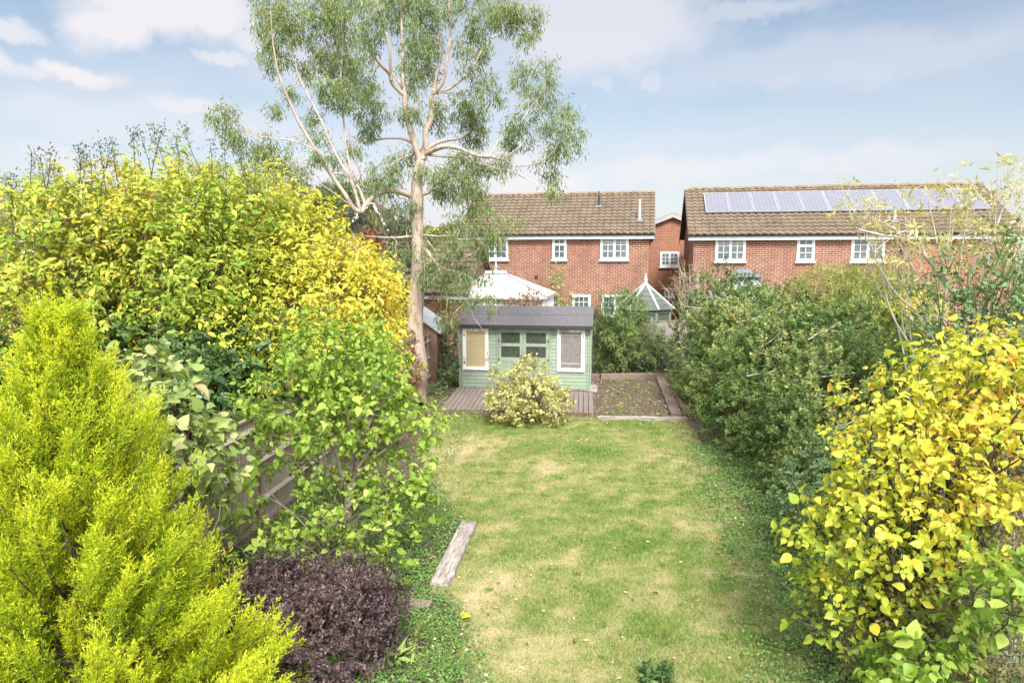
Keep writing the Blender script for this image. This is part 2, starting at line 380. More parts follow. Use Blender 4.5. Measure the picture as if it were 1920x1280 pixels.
def house(name, label, cat, fac, x0, x1, ze, depth, zr, brick, over=.25, zb=0., group=None, yr=None, yov=.3):
    """two-storey gabled house. front face at local y=0 from x0 to x1; eave height ze; ridge at depth/2"""
    t = thing(name, label, cat, fac.o, fac.rz, group)
    yr = depth/2 if yr is None else yr; sl = (zr-ze)/(yr+yov)
    zw = ze+sl*yov-.06
    MB().add([(x0, 0, zb), (x1, 0, zb), (x1, depth, zb), (x0, depth, zb), (x0, 0, zw), (x1, 0, zw), (x1, depth, zw), (x0, depth, zw), (x0, yr, zr-.08), (x1, yr, zr-.08)],
             [(0, 1, 5, 4), (1, 2, 6, 9, 5), (2, 3, 7, 6), (3, 0, 4, 8, 7)]).build('wall', brick, t)
    rf = tile_roof(t, x0-over, x1+over, -yov, ze, yr, zr)
    MB().add([(x0-over, yr, zr), (x1+over, yr, zr), (x1+over, depth+yov, ze), (x0-over, depth+yov, ze)], [(0, 1, 2, 3)]).build('rear_roof', M['tile'], t)
    ridge_caps(t, x0-over, x1+over, yr, zr)
    a = MB()
    a.box(x0-over+.02, -yov+.05, ze-.24, x1+over-.02, -yov+.08, ze-.03)
    a.box(x0-over+.02, -yov+.082, ze-.24, x1+over-.02, -.003, ze-.21)
    a.build('fascia', M['fascia'], t)
    g = MB(); poly = [(-yov-.02+.055*math.cos(q), ze-.035+.055*math.sin(q)) for q in np.linspace(math.pi, 2*math.pi, 7)]
    g.prism(poly, 'x', x0-over, x1+over); g.build('gutter', M['gutter'], t)
    for xx, dx in ((x0-over-.012, .03), (x1+over-.018, .03)):
        b = MB()
        for (ya, za, yb, zb_) in ((-yov, ze-.02, yr, zr-.02), (depth+yov, ze-.02, yr, zr-.02)):
            b.add([(xx, ya, za-.17), (xx+dx, ya, za-.17), (xx+dx, ya, za), (xx, ya, za), (xx, yb, zb_-.17), (xx+dx, yb, zb_-.17), (xx+dx, yb, zb_), (xx, yb, zb_)],
                  [(0, 1, 2, 3), (4, 7, 6, 5), (0, 4, 5, 1), (1, 5, 6, 2), (2, 6, 7, 3), (3, 7, 4, 0)])
        b.build('barge_board', M['barge'] if 'barge' in M else M['fascia'], t)
    return t, sl
HR = -R(5.2)
def pxwin(fac, t, px0, py0, px1, py1, **kw):
    xa, za = fac.at(px0, py0); xb, zb_ = fac.at(px1, py1)
    return window(t, xa, xb, min(za, zb_), max(za, zb_), **kw)
M['barge'] = mottled('brown_barge_board', (.16, .13, .11), (.24, .2, .17), 6, .7, .3, .1)
# middle brick house behind the summerhouse
oA = P(1216, 640, 31.2); oA[2] = 0
fA = Facade(oA, HR)
xl = fA.at(868, 500)[0]; xr = fA.at(1216, 500)[0]
ze = fA.at(1100, 438, -.3)[1]
hA, slA = house('brick_house', 'red brick house with brown tiled roof and white window frames, directly behind the green summerhouse', 'house', fA, xl, xr, ze, 7.0, 7.62, M['brick'])
pxwin(fA, hA, 1126, 443, 1178, 487, blind=[(0, .48, .7, .98), (.52, 1, .72, .98)])
pxwin(fA, hA, 1036, 445, 1062, 487, cas=1, rows=2, top=.27)
pxwin(fA, hA, 905, 445, 953, 487, blind=[(.52, 1, .7, .98)])
pxwin(fA, hA, 1033, 551, 1049, 592, cas=1, rows=3, cols=2)
pxwin(fA, hA, 1073, 552, 1107, 600, cas=1, rows=4, cols=3)
pxwin(fA, hA, 1128, 552, 1178, 592)
def vent(t, fac, px, py0, py1, rad, sl, ze, yov, m, name, collar=True):
    x, y, z = fac.plane(px, py1, sl, ze, yov); y -= yov
    h = (py1-py0)/1280*(np.linalg.norm((fac.o+fac.n*y+fac.u*x-CAM)[:2]))
    a = MB(); a.tube([(x, y, z-.2), (x, y, z+h*.72)], rad, 10, False); a.tube([(x, y, z+h*.72), (x, y, z+h)], rad*.8, 10)
    o = a.build(name, m, t, True)
    if collar:
        MB().add([(x-.16, y-.16, z-.16*sl+.06), (x+.16, y-.16, z-.16*sl+.06), (x+.13, y+.12, z+.12*sl+.07), (x-.13, y+.12, z+.12*sl+.07), (x-.07, y, z+.1), (x+.07, y, z+.1)],
                 [(0, 1, 5, 4), (1, 2, 5), (2, 3, 4, 5), (3, 0, 4)]).build('flashing', M['lead'], o)
    return o
vent(hA, fA, 1123, 360, 388, .055, slA, ze, .3, M['gutter'], 'vent_pipe')
vent(hA, fA, 1199, 376, 414, .06, slA, ze, .3, M['flue'], 'flue')
x, z = fA.at(1006, 519); MB().box(x-.07, -.06, z-.06, x+.07, .0, z+.07).build('boiler_outlet', M['gutter'], hA)
# right brick house with the solar panels
oB = P(1295, 640, 29.6); oB[2] = 0
fB = Facade(oB, HR)
xr = fB.at(1900, 500)[0]; zeB = fB.at(1400, 439, -.3)[1]
hB, slB = house('brick_house', 'red brick house with a long row of solar panels on its brown tiled roof', 'house', fB, 0, xr, zeB, 7.4, 7.62, M['brick'])
pxwin(fB, hB, 1342, 445, 1397, 490, blind=[(0, .48, .7, .98), (.52, 1, .72, .98)])
pxwin(fB, hB, 1495, 443, 1526, 490, cas=1, rows=2, top=.33)
pxwin(fB, hB, 1597, 441, 1657, 490, blind=[(.52, 1, .72, .98)])
vent(hB, fB, 1677, 398, 416, .06, slB, zeB, .3, M['flue'], 'flue')
x, z = fB.at(1691, 455); MB().box(x-.045, -.1, .2, x+.045, -.01, zeB-.2).build('downpipe', M['gutter'], hB)
# brick bay of a brighter orange to the right of the downpipe
xa = fB.at(1700, 500)[0]; MB().box(xa, -.02, .1, xr-.004, -.004, zeB-.26).build('orange_brick_panel', M['brick_orange'], hB)
def solar_mat():
    m, t = mat('solar_cells'); co = obj_co(t); s = t.n('ShaderNodeSeparateXYZ'); t.l(co, s.inputs[0])
    b = t.n('ShaderNodeTexBrick', offset=0, offset_frequency=1); cb = t.n('ShaderNodeCombineXYZ'); t.l(s.outputs[0], cb.inputs[0]); t.l(t.math('MULTIPLY', s.outputs[1], 1.2), cb.inputs[1])
    t.l(cb.outputs[0], b.inputs['Vector']); b.inputs['Scale'].default_value = 1; b.inputs['Brick Width'].default_value = .157; b.inputs['Row Height'].default_value = .157
    b.inputs['Mortar Size'].default_value = .006
    b.inputs['Color1'].default_value = (.145, .15, .185, 1); b.inputs['Color2'].default_value = (.165, .17, .21, 1); b.inputs['Mortar'].default_value = (.25, .25, .285, 1)
    finish(t, b.outputs[0], .55, .12); return m
M['solar'] = solar_mat(); M['alu'] = mottled('brushed_aluminium', (.3, .3, .32), (.38, .38, .4), 6, .4, .5, .02)
edges = [1320, 1364, 1411, 1455, 1501, 1550, 1596, 1643, 1692, 1740, 1787, 1838]
u0 = fB.plane(1323, 403, slB, zeB, .3); u1 = fB.plane(1320, 365, slB, zeB, .3)
uR = fB.plane(1857, 393, slB, zeB, .3)
y0p, y1p = u0[1]-.3+.05, u1[1]-.3-.05; wP = (uR[0]-u0[0])/11
L = math.hypot(1, slB)
for k in range(11):
    xa = u0[0]+wP*k+.012; xb = u0[0]+wP*(k+1)-.012
    def q(x, y, h): return (x, y-slB/L*h, zeB+(y+.3)*slB+h/L)
    a = MB(); pts = [q(xa, y0p, .07), q(xb, y0p, .07), q(xb, y1p, .07), q(xa, y1p, .07), q(xa, y0p, .115), q(xb, y0p, .115), q(xb, y1p, .115), q(xa, y1p, .115)]
    a.add(pts, [(0, 3, 2, 1), (4, 5, 6, 7), (0, 1, 5, 4), (1, 2, 6, 5), (2, 3, 7, 6), (3, 0, 4, 7)])
    s_ = a.build('solar_panel', M['alu'], hB)
    e = .03
    MB().add([q(xa+e, y0p+e, .119), q(xb-e, y0p+e, .119), q(xb-e, y1p-e, .119), q(xa+e, y1p-e, .119)], [(0, 1, 2, 3)]).build('cell_grid', M['solar'], s_)
# gable-end house seen in the gap, and roofs on the left
def gable_house(name, label, pxl, pxr, pxa, pya, pye, d, brick, length=7, wins=(), shift=0, barge=None, brz=HR):
    o = P((pxl+pxr)/2, 640, d); o[2] = 0; f = Facade(o, brz)
    xa = f.at(pxl, pye)[0]; xb = f.at(pxr, pye)[0]; ze = f.at(pxl, pye)[1]; xm, zr = f.at(pxa, pya)
    t = thing(name, label, 'house', f.o, f.rz)
    MB().add([(xa, 0, 0), (xb, 0, 0), (xb, length, 0), (xa, length, 0), (xa, 0, ze), (xb, 0, ze), (xb, length, ze), (xa, length, ze), (xm, 0, zr), (xm, length, zr)],
             [(0, 1, 5, 8, 4), (1, 2, 6, 5), (2, 3, 7, 9, 6), (3, 0, 4, 7)]).build('wall', brick, t)
    r = MB(); th = .1
    for (xx, sg) in ((xa, -1), (xb, 1)):
        s = (zr-ze)/(xm-xx); xo = xx+sg*.25; zo = ze+s*sg*.25
        r.add([(xo, -.2, zo+th), (xm, -.2, zr+th), (xm, length+.2, zr+th), (xo, length+.2, zo+th), (xo, -.2, zo), (xm, -.2, zr+.002), (xm, length+.2, zr+.002), (xo, length+.2, zo)],
              [(0, 1, 2, 3) if sg < 0 else (3, 2, 1, 0), (4, 5, 6, 7), (0, 1, 5, 4), (2, 3, 7, 6), (3, 0, 4, 7)])
    r.build('roof', M['tile'], t)
    for (xx, sg) in ((xa, -1), (xb, 1)):
        b = MB(); s = (zr-ze)/(xm-xx); xo = xx+sg*.27; zo = ze+s*sg*.27
        b.add([(xo, -.24, zo-.14), (xm, -.24, zr-.14), (xm, -.24, zr+.07), (xo, -.24, zo+.07), (xo, -.205, zo-.14), (xm, -.205, zr-.14), (xm, -.205, zr+.07), (xo, -.205, zo+.07)],
              [(0, 1, 2, 3), (4, 7, 6, 5), (0, 4, 5, 1), (3, 2, 6, 7)])
        b.build('barge_board', barge or M['fascia'], t)
    for wpx in wins: pxwin(f, t, *wpx[:4], **wpx[4])
    return t, f
gable_house('brick_house', 'small orange brick gable end seen in the gap between the two brown roofed houses', 1150, 1362, 1262, 403, 447, 38, M['brick_orange'], 7,
            [(1238, 472, 1273, 500, dict(rows=3)), (1246, 540, 1264, 557, dict(cas=1, rows=1))], barge=M['alu'])
gable_house('brick_house', 'steep brick gable with a white barge board, left of the pale eucalyptus trunk', 622, 742, 698, 378, 452, 34, M['brick'], 7, [], brz=R(9))
# low tiled wing with white fascia, behind the trunk
def lowblock(name, label, px0, px1, pye, pyr, d, depth, brick, cat, zr=None, wins=(), rz=HR):
    o = P((px0+px1)/2, 640, d); o[2] = 0; f = Facade(o, rz); xa = f.at(px0, 500)[0]; xb = f.at(px1, 500)[0]
    ze = f.at((px0+px1)/2, pye, -.3)[1]
    # ridge height from its pixel at mid-depth
    zr = f.at((px0+px1)/2, pyr, depth/2)[1]
    t, s = house(name, label, cat, f, xa, xb, ze, depth, zr, brick)
    for wpx in wins: pxwin(f, t, *wpx[:4], **wpx[4])
    return t
lowblock('brick_house', 'low brick wing with dark tiled roof and white fascia, behind the eucalyptus trunk', 706, 868, 549, 456, 27.5, 5, M['brick'], 'house')
lowblock('brick_house', 'brick house with brown tiled roof behind the yellow shrubs at the far left edge', -120, 205, 442, 360, 29, 7, M['brick'], 'house', wins=[(40, 470, 78, 505, {}), (-60, 470, -20, 505, {})])
lowblock('brick_house', 'brown tiled roof of a brick house mostly hidden left of the eucalyptus', 540, 655, 452, 362, 37, 8, M['brick'], 'house', rz=R(9))

# white conservatory in front of the middle house
M['poly'] = mottled('white_roof_panel', (.78, .78, .78), (.84, .84, .84), 1.5, .35, .4, .0)
def conservatory():
    o = P(928, 640, 27.3); o[2] = 0; f = Facade(o, HR)
    xa = f.at(843, 560)[0]; xb = f.at(1018, 560)[0]; ze = f.at(930, 556)[1]; xm, zr = f.at(930, 512, 1.6)
    t = thing('conservatory', 'white conservatory with a hipped white roof and small finial, behind the summerhouse', 'conservatory', f.o, f.rz)
    dp = 3.2; w1 = MB(); w1.box(xa, 0, 0, xb, dp, .9); w1.build('wall', M['upvc'], t)
    fr = MB(); n = 8
    for i in range(n+1):
        xx = xa+(xb-xa)*i/n; fr.box(xx-.035, .0, .9, xx+.035, .07, ze-.12)
    for i in range(6):
        yy = .07+(dp-.07)*i/5; fr.box(xa, yy-.035 if i else .071, .9, xa+.07, yy+.035, ze-.12); fr.box(xb-.07, yy-.035 if i else .071, .9, xb, yy+.035, ze-.12)
    fr.box(xa-.02, -.02, ze-.12, xb+.02, dp, ze+.02); fr.box(xa+.1, .02, ze-.5, xb-.1, .05, ze-.45); fr.build('window_frame', M['upvc'], t)
    MB().box(xa+.03, .03, .9, xb-.03, .04, ze-.12).build('pane', M['blind'], t)
    a1, a2 = xm-.35, xm+.35; ym = 1.6
    rf = MB(); rf.add([(xa-.1, -.1, ze+.02), (xb+.1, -.1, ze+.02), (xb+.1, dp, ze+.02), (xa-.1, dp, ze+.02), (a1, ym, zr), (a2, ym, zr)],
                 [(0, 1, 5, 4), (1, 2, 5), (2, 3, 4, 5), (3, 0, 4), (3, 2, 1, 0)])
    rf.build('roof', M['poly'], t)
    b = MB()
    for p, q in (((xa-.1, -.1, ze+.04), (a1, ym, zr+.02)), ((xb+.1, -.1, ze+.04), (a2, ym, zr+.02)), ((a1, ym, zr+.03), (a2, ym, zr+.03)), ((xa-.1, dp, ze+.04), (a1, ym, zr+.02)), ((xb+.1, dp, ze+.04), (a2, ym, zr+.02))): b.bar(p, q, .07, .05)
    for i in range(1, 8):
        s = i/8; xx = xa-.1+(xb-xa+.2)*s; xt = a1+(a2-a1)*s; b.bar((xx, -.1, ze+.035), (xt, ym, zr+.008), .03, .03)
    b.build('roof_bar', M['alu'], t)
    MB().box(a1-.1, ym-.12, zr, a2+.1, ym+.12, zr+.1).tube([(xm, ym, zr+.1), (xm, ym, zr+.22), (xm, ym, zr+.25), (xm, ym, zr+.34), (xm, ym, zr+.55)], [.05, .03, .07, .03, .008], 8).build('finial', M['upvc'], t)
    g = MB(); g.box(xa-.16, -.2, ze-.06, xb+.16, -.11, ze+.01); g.build('gutter', M['upvc'], t)
conservatory()
def conservatory2():
    o = P(1415, 640, 26.8); o[2] = 0; f = Facade(o, HR)
    t = thing('conservatory', 'conservatory with grey lead-topped white roof, below the solar panel house and behind the hedge', 'conservatory', f.o, f.rz)
    xa = f.at(1330, 560)[0]; xb = f.at(1482, 560)[0]; ze = f.at(1400, 570)[1]; xm, zr = f.at(1393, 505, 1.5); xm2 = xm+.1
    MB().box(xa, 0, 0, xb, 2.6, ze-.1).build('wall', M['upvc'], t)
    window(t, xa+.1, xa+.1+(xb-xa)*.5, .9, ze-.25, y=-.003, sill=False); window(t, xb-.1-(xb-xa)*.42, xb-.1, .9, ze-.25, y=-.003, sill=False)
    MB().add([(xa-.1, -.1, ze-.1), (xb+.1, -.1, ze-.1), (xb+.1, 2.6, ze-.1), (xa-.1, 2.6, ze-.1), (xm-.1, 1.5, zr), (xm2, 1.5, zr)],
             [(0, 1, 5, 4), (1, 2, 5), (2, 3, 4, 5), (3, 0, 4), (3, 2, 1, 0)]).build('roof', mottled('lavender_roof_panel', (.27, .27, .31), (.38, .38, .43), 2, .4, .3, 0), t)
    b = MB()
    for p, q in (((xa-.1, -.1, ze-.08), (xm-.1, 1.5, zr+.02)), ((xb+.1, -.1, ze-.08), (xm2, 1.5, zr+.02)), ((xb+.1, 2.6, ze-.08), (xm2, 1.5, zr+.02))): b.bar(p, q, .16, .07)
    for i in range(1, 6):
        s = i/6; b.bar((xa-.1+(xb-xa+.2)*s, -.1, ze-.085), (xm-.1+.2*s, 1.5, zr+.008), .03, .03)
    b.build('roof_bar', M['lead'], t)
    b = MB(); b.add([(xm-.6, .9, zr-.33+.02), (xm+.75, .9, zr-.33+.02), (xm2+.03, 1.5, zr+.05), (xm-.13, 1.5, zr+.05)], [(0, 1, 2, 3)]); b.build('lead_cap', M['lead'], t)
conservatory2()
def gazebo():
    c = P(1208, 640, 28.8); c[2] = 0
    t = thing('gazebo', 'green wooden gazebo with pointed shingle roof and white hips, behind the back fence', 'gazebo', c, R(-8))
    f = Facade(c, R(-8)); zt = f.at(1208, 531)[1]; ze = f.at(1208, 579)[1]; w_ = 1.2; n = 6
    ring = [(w_*math.cos(R(90+30+60*i)), w_*math.sin(R(90+30+60*i))) for i in range(n)]
    r2 = [(x*.86, y*.86) for x, y in ring]
    a = MB(); a.prism(r2, 'z', 0, ze-.02); wl = a.build('wall', mottled('weathered_green_boards', (.1, .125, .1), (.15, .18, .145), 5, .7, .3, .1), t)
    b = MB()
    for i in range(n):
        x, y = r2[i]; b.box(x-.05, y-.05, 0, x+.05, y+.05, ze-.03)
        x2, y2 = r2[(i+1) % n]
        for zz in (ze-.1, ze-.5, 1.0): b.bar((x*1.02, y*1.02, zz), (x2*1.02, y2*1.02, zz), .05, .06)
    b.build('post', M['sage'], t)
    rf = MB()
    for i in range(n):
        (x, y), (x2, y2) = ring[i], ring[(i+1) % n]
        for k in range(6):
            s0, s1 = k/6, (k+1)/6; z0 = ze+(zt-ze)*s0; z1 = ze+(zt-ze)*s1
            rf.add([(x*(1-s0), y*(1-s0), z0+.03), (x2*(1-s0), y2*(1-s0), z0+.03), (x2*(1-s1)+.0, y2*(1-s1), z1+.002), (x*(1-s1), y*(1-s1), z1+.002),
                    (x*(1-s0), y*(1-s0), z0-.0), (x2*(1-s0), y2*(1-s0), z0-.0)], [(0, 1, 2, 3), (4, 5, 1, 0)])
    m, tt = mat('green_shingles'); co = obj_co(tt); n1 = tt.noise(co, 5, 4); v = tt.n('ShaderNodeTexVoronoi'); v.inputs['Scale'].default_value = 5; tt.l(co, v.inputs['Vector'])
    s3 = tt.n('ShaderNodeSeparateColor'); tt.l(v.outputs['Color'], s3.inputs[0])
    finish(tt, tt.mix(tt.math('MULTIPLY', s3.outputs[0], .5), tt.ramp(n1, [(.3, (.09, .115, .095)), (.7, (.15, .175, .15))]), (.1, .11, .1)), .9, .2, n1, .2)
    rf.build('roof', m, t)
    h = MB()
    for x, y in ring: h.bar((x*1.01, y*1.01, ze+.05), (0, 0, zt+.04), .07, .05)
    h.build('hip', M['upvc'], t)
    MB().tube([(0, 0, zt), (0, 0, zt+.1), (0, 0, zt+.14), (0, 0, zt+.2), (0, 0, zt+.25), (0, 0, zt+.42)], [.07, .05, .09, .05, .03, .006], 8).build('finial', M['upvc'], t, True)
gazebo()
def neighbour_shed():
    o = P(790, 640, 22.5); o[2] = 0; f = Facade(o, R(4)); xa = f.at(722, 600)[0]; xb = f.at(822, 600)[0]; ze = f.at(780, 622)[1]; zr = ze+.62
    t = thing('garden_shed', 'neighbouring brown shed with a pale grey felt roof, behind the fence and trunk', 'shed', f.o, f.rz)
    a = MB(); xm = (xa+xb)/2
    a.prism([(xa+.06, 0), (xb-.06, 0), (xb-.06, ze-.02), (xm, zr-.05), (xa+.06, ze-.02)], 'y', .0, 2.6); a.build('wall', M['post'], t)
    r = MB(); r.prism([(xa-.08, ze-.07), (xm, zr), (xb+.08, ze-.07), (xb+.08, ze-.03), (xm, zr+.045), (xa-.08, ze-.03)], 'y', -.12, 2.75)
    r.build('roof', mottled('pale_felt', (.3, .33, .34), (.4, .43, .44), 8, .9, .2, .3), t)
neighbour_shed()

# ------------------------------------------------------------ summerhouse
gl = G(862, 727); gr = G(1107, 735)
srz = math.atan2(gr[1]-gl[1], gr[0]-gl[0])*.5
SH = Facade(gl, srz)
def summerhouse():
    t = thing('summerhouse', 'sage green wooden summerhouse with grey felt roof and white side windows, on the deck', 'summerhouse', gl, srz)
    W = SH.at(1107, 735)[0]; dp = 2.5
    zE = SH.at(985, 612, -.2)[1]; zR = 2.62; z0 = .05
    # shiplap boards with a shadow groove, on a closed box
    def boards(a, xa, xb, za, zb, y, st=.118):
        z = za
        while z < zb-.01:
            zt = min(z+st, zb); a.add([(xa, y-.016, z), (xb, y-.016, z), (xb, y-.004, zt-.012), (xa, y-.004, zt-.012), (xb, y+.006, zt-.01), (xa, y+.006, zt-.01), (xb, y+.006, zt), (xa, y+.006, zt)],
                                      [(0, 1, 2, 3), (3, 2, 4, 5), (5, 4, 6, 7)]); z = zt
    zt = zE+.02; px = lambda x, y=650: SH.at(x, y)[0]
    w0, w1 = SH.at(868, 615), SH.at(916.5, 693.5); r0, r1 = SH.at(1045, 617), SH.at(1096, 697)
    d0, dm, d1 = px(934.5), px(980.8), px(1029.5)
    a = MB(); a.box(.03, .02, z0, W-.03, dp, zt)
    a.prism([(.02, zt), (dp, zt), (dp/2, zR-.06)], 'x', .03, W-.03)
    a.box(.0, -.004, z0-.05, W, .03, z0+.02)
    boards(a, .0, d0-.05, z0+.02, zt, .0); boards(a, d1+.05, W, z0+.02, zt, .0)
    # side walls' boards
    for xx, s in ((.02, -1), (W-.02, 1)):
        z = z0
        while z < zt-.02:
            a.add([(xx+s*.016, 0, z), (xx+s*.016, dp, z), (xx+s*.004, dp, z+.106), (xx+s*.004, 0, z+.106)], [(0, 1, 2, 3) if s > 0 else (3, 2, 1, 0)]); z += .118
    wl = a.build('wall', M['sage'], t)
    tr = MB()
    for xx in (-.01, .085, W-.105, W-.03): tr.box(xx, -.045, z0-.04, xx+.04, -.018, zt)
    tr.box(d0-.055, -.045, z0, d0-.008, .0, zt); tr.box(d1+.008, -.045, z0, d1+.055, .0, zt); tr.box(d0-.008, -.045, zt-.07, d1+.008, .0, zt)
    tr.build('corner_trim', M['sage'], t)
    # roof: two felted slopes with thickness, overhanging
    pitch = (zR-zE)/(dp/2+.25)
    rx0, rx1 = -.1, W+.06; th = .05
    prof = [(-.25, zE-.02), (-.25, zE+th), (dp/2, zR+th), (dp+.25, zE+th), (dp+.25, zE-.02), (dp/2, zR-.02)]
    rf = MB(); rf.prism(prof, 'x', rx0, rx1)
    # overlapped upper felt sheet and its folded end
    ym = .55; zz = zE+th+(ym+.25)*pitch+.001
    rf.add([(rx0-.004, ym, zz+.003), (rx1+.004, ym, zz+.003), (rx1+.004, ym, zz+.012), (rx0-.004, ym, zz+.012), (rx1+.004, dp/2, zR+th+.01), (rx0-.004, dp/2, zR+th+.01),
            (rx1+.004, dp-ym, zz+.012), (rx0-.004, dp-ym, zz+.012)], [(0, 1, 2, 3), (3, 2, 4, 5), (5, 4, 6, 7)])
    roof = rf.build('roof', M['felt'], t)
    MB().box(rx0+.01, -.262, zE-.06, rx1-.01, -.252, zE+.04).box(rx0-.012, -.24, zE-.05, rx0-.002, dp+.2, zE+.01).build('felt_edge', M['gutter'], roof)
    MB().box(rx0+.02, -.25, zE-.055, rx1-.02, .0, zE-.025).build('soffit', M['sage_dark'], roof)
    glassL = mottled('amber_curtain_glass', (.42, .34, .2), (.52, .43, .26), 1.3, .15, .5, 0, stretch=(.4, .4, 2))
    glassR = mottled('grey_net_glass', (.16, .15, .145), (.24, .225, .215), 14, .15, .5, 0)
    M['glass_door'] = mottled('dark_door_glass', (.035, .045, .035), (.085, .1, .075), 16, .1, .5, 0)
    def sidewin(p0, p1, gm, lower=False):
        (x0, z1), (x1, z0_) = p0, p1; f = .115
        m = MB(); yo, yi = -.065, -.017
        m.box(x0, yo, z0_, x1, yi, z0_+f); m.box(x0, yo, z1-f*.8, x1, yi, z1); m.box(x0, yo, z0_+f, x0+f, yi, z1-f*.8); m.box(x1-f, yo, z0_+f, x1, yi, z1-f*.8)
        m.box(x0+.03, yo-.012, z0_+.03, x1-.03, yo-.002, z0_+.05)
        w = m.build('window', M['chip_white'], t)
        MB().box(x0+f, -.04, z0_+f, x1-f, -.03, z1-f*.8).build('pane', gm, w)
        for zz in (z0_+.25, z1-.22):
            for xx in ((x1-.05,) if lower else (x0+.05,)): MB().box(xx-.014, yo-.012, zz-.045, xx+.014, yo-.002, zz+.045).build('hinge', M['gutter'], w)
        if lower:
            MB().box(x0+f, -.046, z0_+f+.14, x1-f, -.041, z0_+f+.17).build('inner_shelf', M['blind'], w)
            MB().box(x0+f, -.046, z1-f*.8-.1, x1-f, -.041, z1-f*.8-.075).build('curtain_rail', M['blind'], w)
        else: MB().box(x1-.045, yo-.02, z0_+.5, x1-.03, yo-.002, z0_+.62).build('handle', M['gutter'], w)
    sidewin(w0, w1, glassL); sidewin(r0, r1, glassR, True)
    zd0, zd1 = .09, zt-.085
    for (xa, xb, hx) in ((d0, dm-.004, dm-.06), (dm+.004, d1, dm+.06)):
        m = MB(); yo, yi = -.04, -.003; st = .1
        ps = SH.at(940, 623)[1], SH.at(940, 642.6)[1], SH.at(940, 648.5)[1], SH.at(940, 669)[1]
        m.box(xa, yo, zd0, xa+st, yi, zd1); m.box(xb-st, yo, zd0, xb, yi, zd1)
        m.box(xa+st, yo, ps[0], xb-st, yi, zd1); m.box(xa+st, yo, ps[2], xb-st, yi, ps[1]); m.box(xa+st, yo, ps[3]-.14, xb-st, yi, ps[3]); m.box(xa+st, yo, zd0, xb-st, yi, zd0+.15)
        k = 7
        for i in range(k):
            ba = xa+st+(xb-xa-2*st)*i/k; bb = xa+st+(xb-xa-2*st)*(i+1)/k-.008; m.box(ba, yo+.012, zd0+.15, bb, yi, ps[3]-.14)
        dr = m.build('door', M['sage'], t)
        for (pa, pb) in ((ps[1], ps[0]), (ps[3], ps[2])): MB().box(xa+st, -.026, pa, xb-st, -.018, pb).build('pane', M['glass_door'], dr)
        MB().box(hx-.012, -.075, 1.02, hx+.012, -.041, 1.14).build('handle', M['gutter'], dr)
        ex = xa+.02 if xa == d0 else xb-.03
        for zz in (1.0, 1.62): MB().box(ex-.012, -.052, zz-.04, ex+.02, -.041, zz+.04).build('hinge', M['gutter'], dr)
    MB().box(.02, .05, -.05, W-.02, dp, z0-.002).build('base', M['post'], t)
summerhouse()
def deck():
    a, b, c, d_ = G(826, 768), G(1114, 774), G(1106, 737), G(862, 728)
    zt = .1
    t_o = a.copy()
    A = [G(826, 766, zt), G(1114, 773, zt), G(1112, 735, zt), G(858, 726, zt)]
    m = MB(); n = 30
    for i in range(n):
        s0, s1 = i/n, (i+1)/n-.004
        lx = lambda p, q, s: p+(q-p)*s
        f0, f1 = lx(A[0], A[1], s0), lx(A[0], A[1], s1); b0, b1 = lx(A[3], A[2], s0), lx(A[3], A[2], s1)
        dz = random.uniform(-.003, .003)
        top = [f0, f1, b1, b0]; vs = [(p[0], p[1], zt-.03+dz) for p in top]+[(p[0], p[1], zt+dz) for p in top]
        m.add(vs, [(4, 5, 6, 7), (0, 1, 5, 4), (1, 2, 6, 5), (3, 0, 4, 7)])
    r = thing('deck', 'low weathered grey-brown timber deck in front of the summerhouse', 'deck', (float(A[0][0]), float(A[0][1]), 0))
    m.build('board', M['deck'], r, local=False)
    k = MB(); k.bar((A[0][0]+.02, A[0][1]+.03, zt-.072), (A[1][0]-.02, A[1][1]+.03, zt-.072), .04, .08); k.bar((A[1][0]-.03, A[1][1]+.05, zt-.072), (A[2][0]-.03, A[2][1], zt-.072), .04, .08)
    k.build('joist', M['post'], r, local=False)
deck()
# ------------------------------------------------------------ sleepers
def sleeper(pa, pb, wd, h, label, m='sleeper', z=0., group=None):
    pa, pb = np.array(pa), np.array(pb); pa[2] = pb[2] = z; d = pb-pa; L = np.linalg.norm(d); rz = math.atan2(d[1], d[0])
    n = 22; xs = np.linspace(0, L, n); a = MB(); vs = []; ra = np.random.default_rng(int(L*1000)+int(h*100))
    c = .012
    for i, x in enumerate(xs):
        e = ra.normal(0, .006, 8); q = -.01 if i in (0, n-1) else 0
        vs += [(x+e[0], -wd/2-q+e[1], 0), (x+e[0], wd/2+q+e[2], 0), (x, wd/2+q+e[2], h-c+e[3]*.5), (x, wd/2-c+q, h+e[4]*.7+q), (x, ra.normal(0, .02), h-.004+e[6]*.7+q), (x, -wd/2+c-q, h+e[5]*.7+q), (x, -wd/2-q+e[1], h-c+e[3]*.5)]
    k = 7; fs = [[i*k+j, (i+1)*k+j, (i+1)*k+(j+1) % k, i*k+(j+1) % k] for i in range(n-1) for j in range(k)] + [list(range(k)), [(n-1)*k+j for j in range(k)][::-1]]
    a.add(vs, fs); o = link_mesh('timber_sleeper', np.array(vs), fs, M[m], None)
    # place: mesh was centred on its own mean, so put it back rotated
    c0 = np.array(vs).mean(0); cx, cy = c0[0], c0[1]
    o.location = (pa[0]+cx*math.cos(rz)-cy*math.sin(rz), pa[1]+cx*math.sin(rz)+cy*math.cos(rz), z); o.rotation_euler = (0, 0, rz)
    return tag(o, label, 'sleeper', group)
S = 'old timber sleepers edging the garden beds'
sleeper(G(824, 1105), G(880, 987), .25, .13, 'pale weathered timber sleeper lying alone at the left edge of the lawn', 'sleeper_pale', -.02, S)
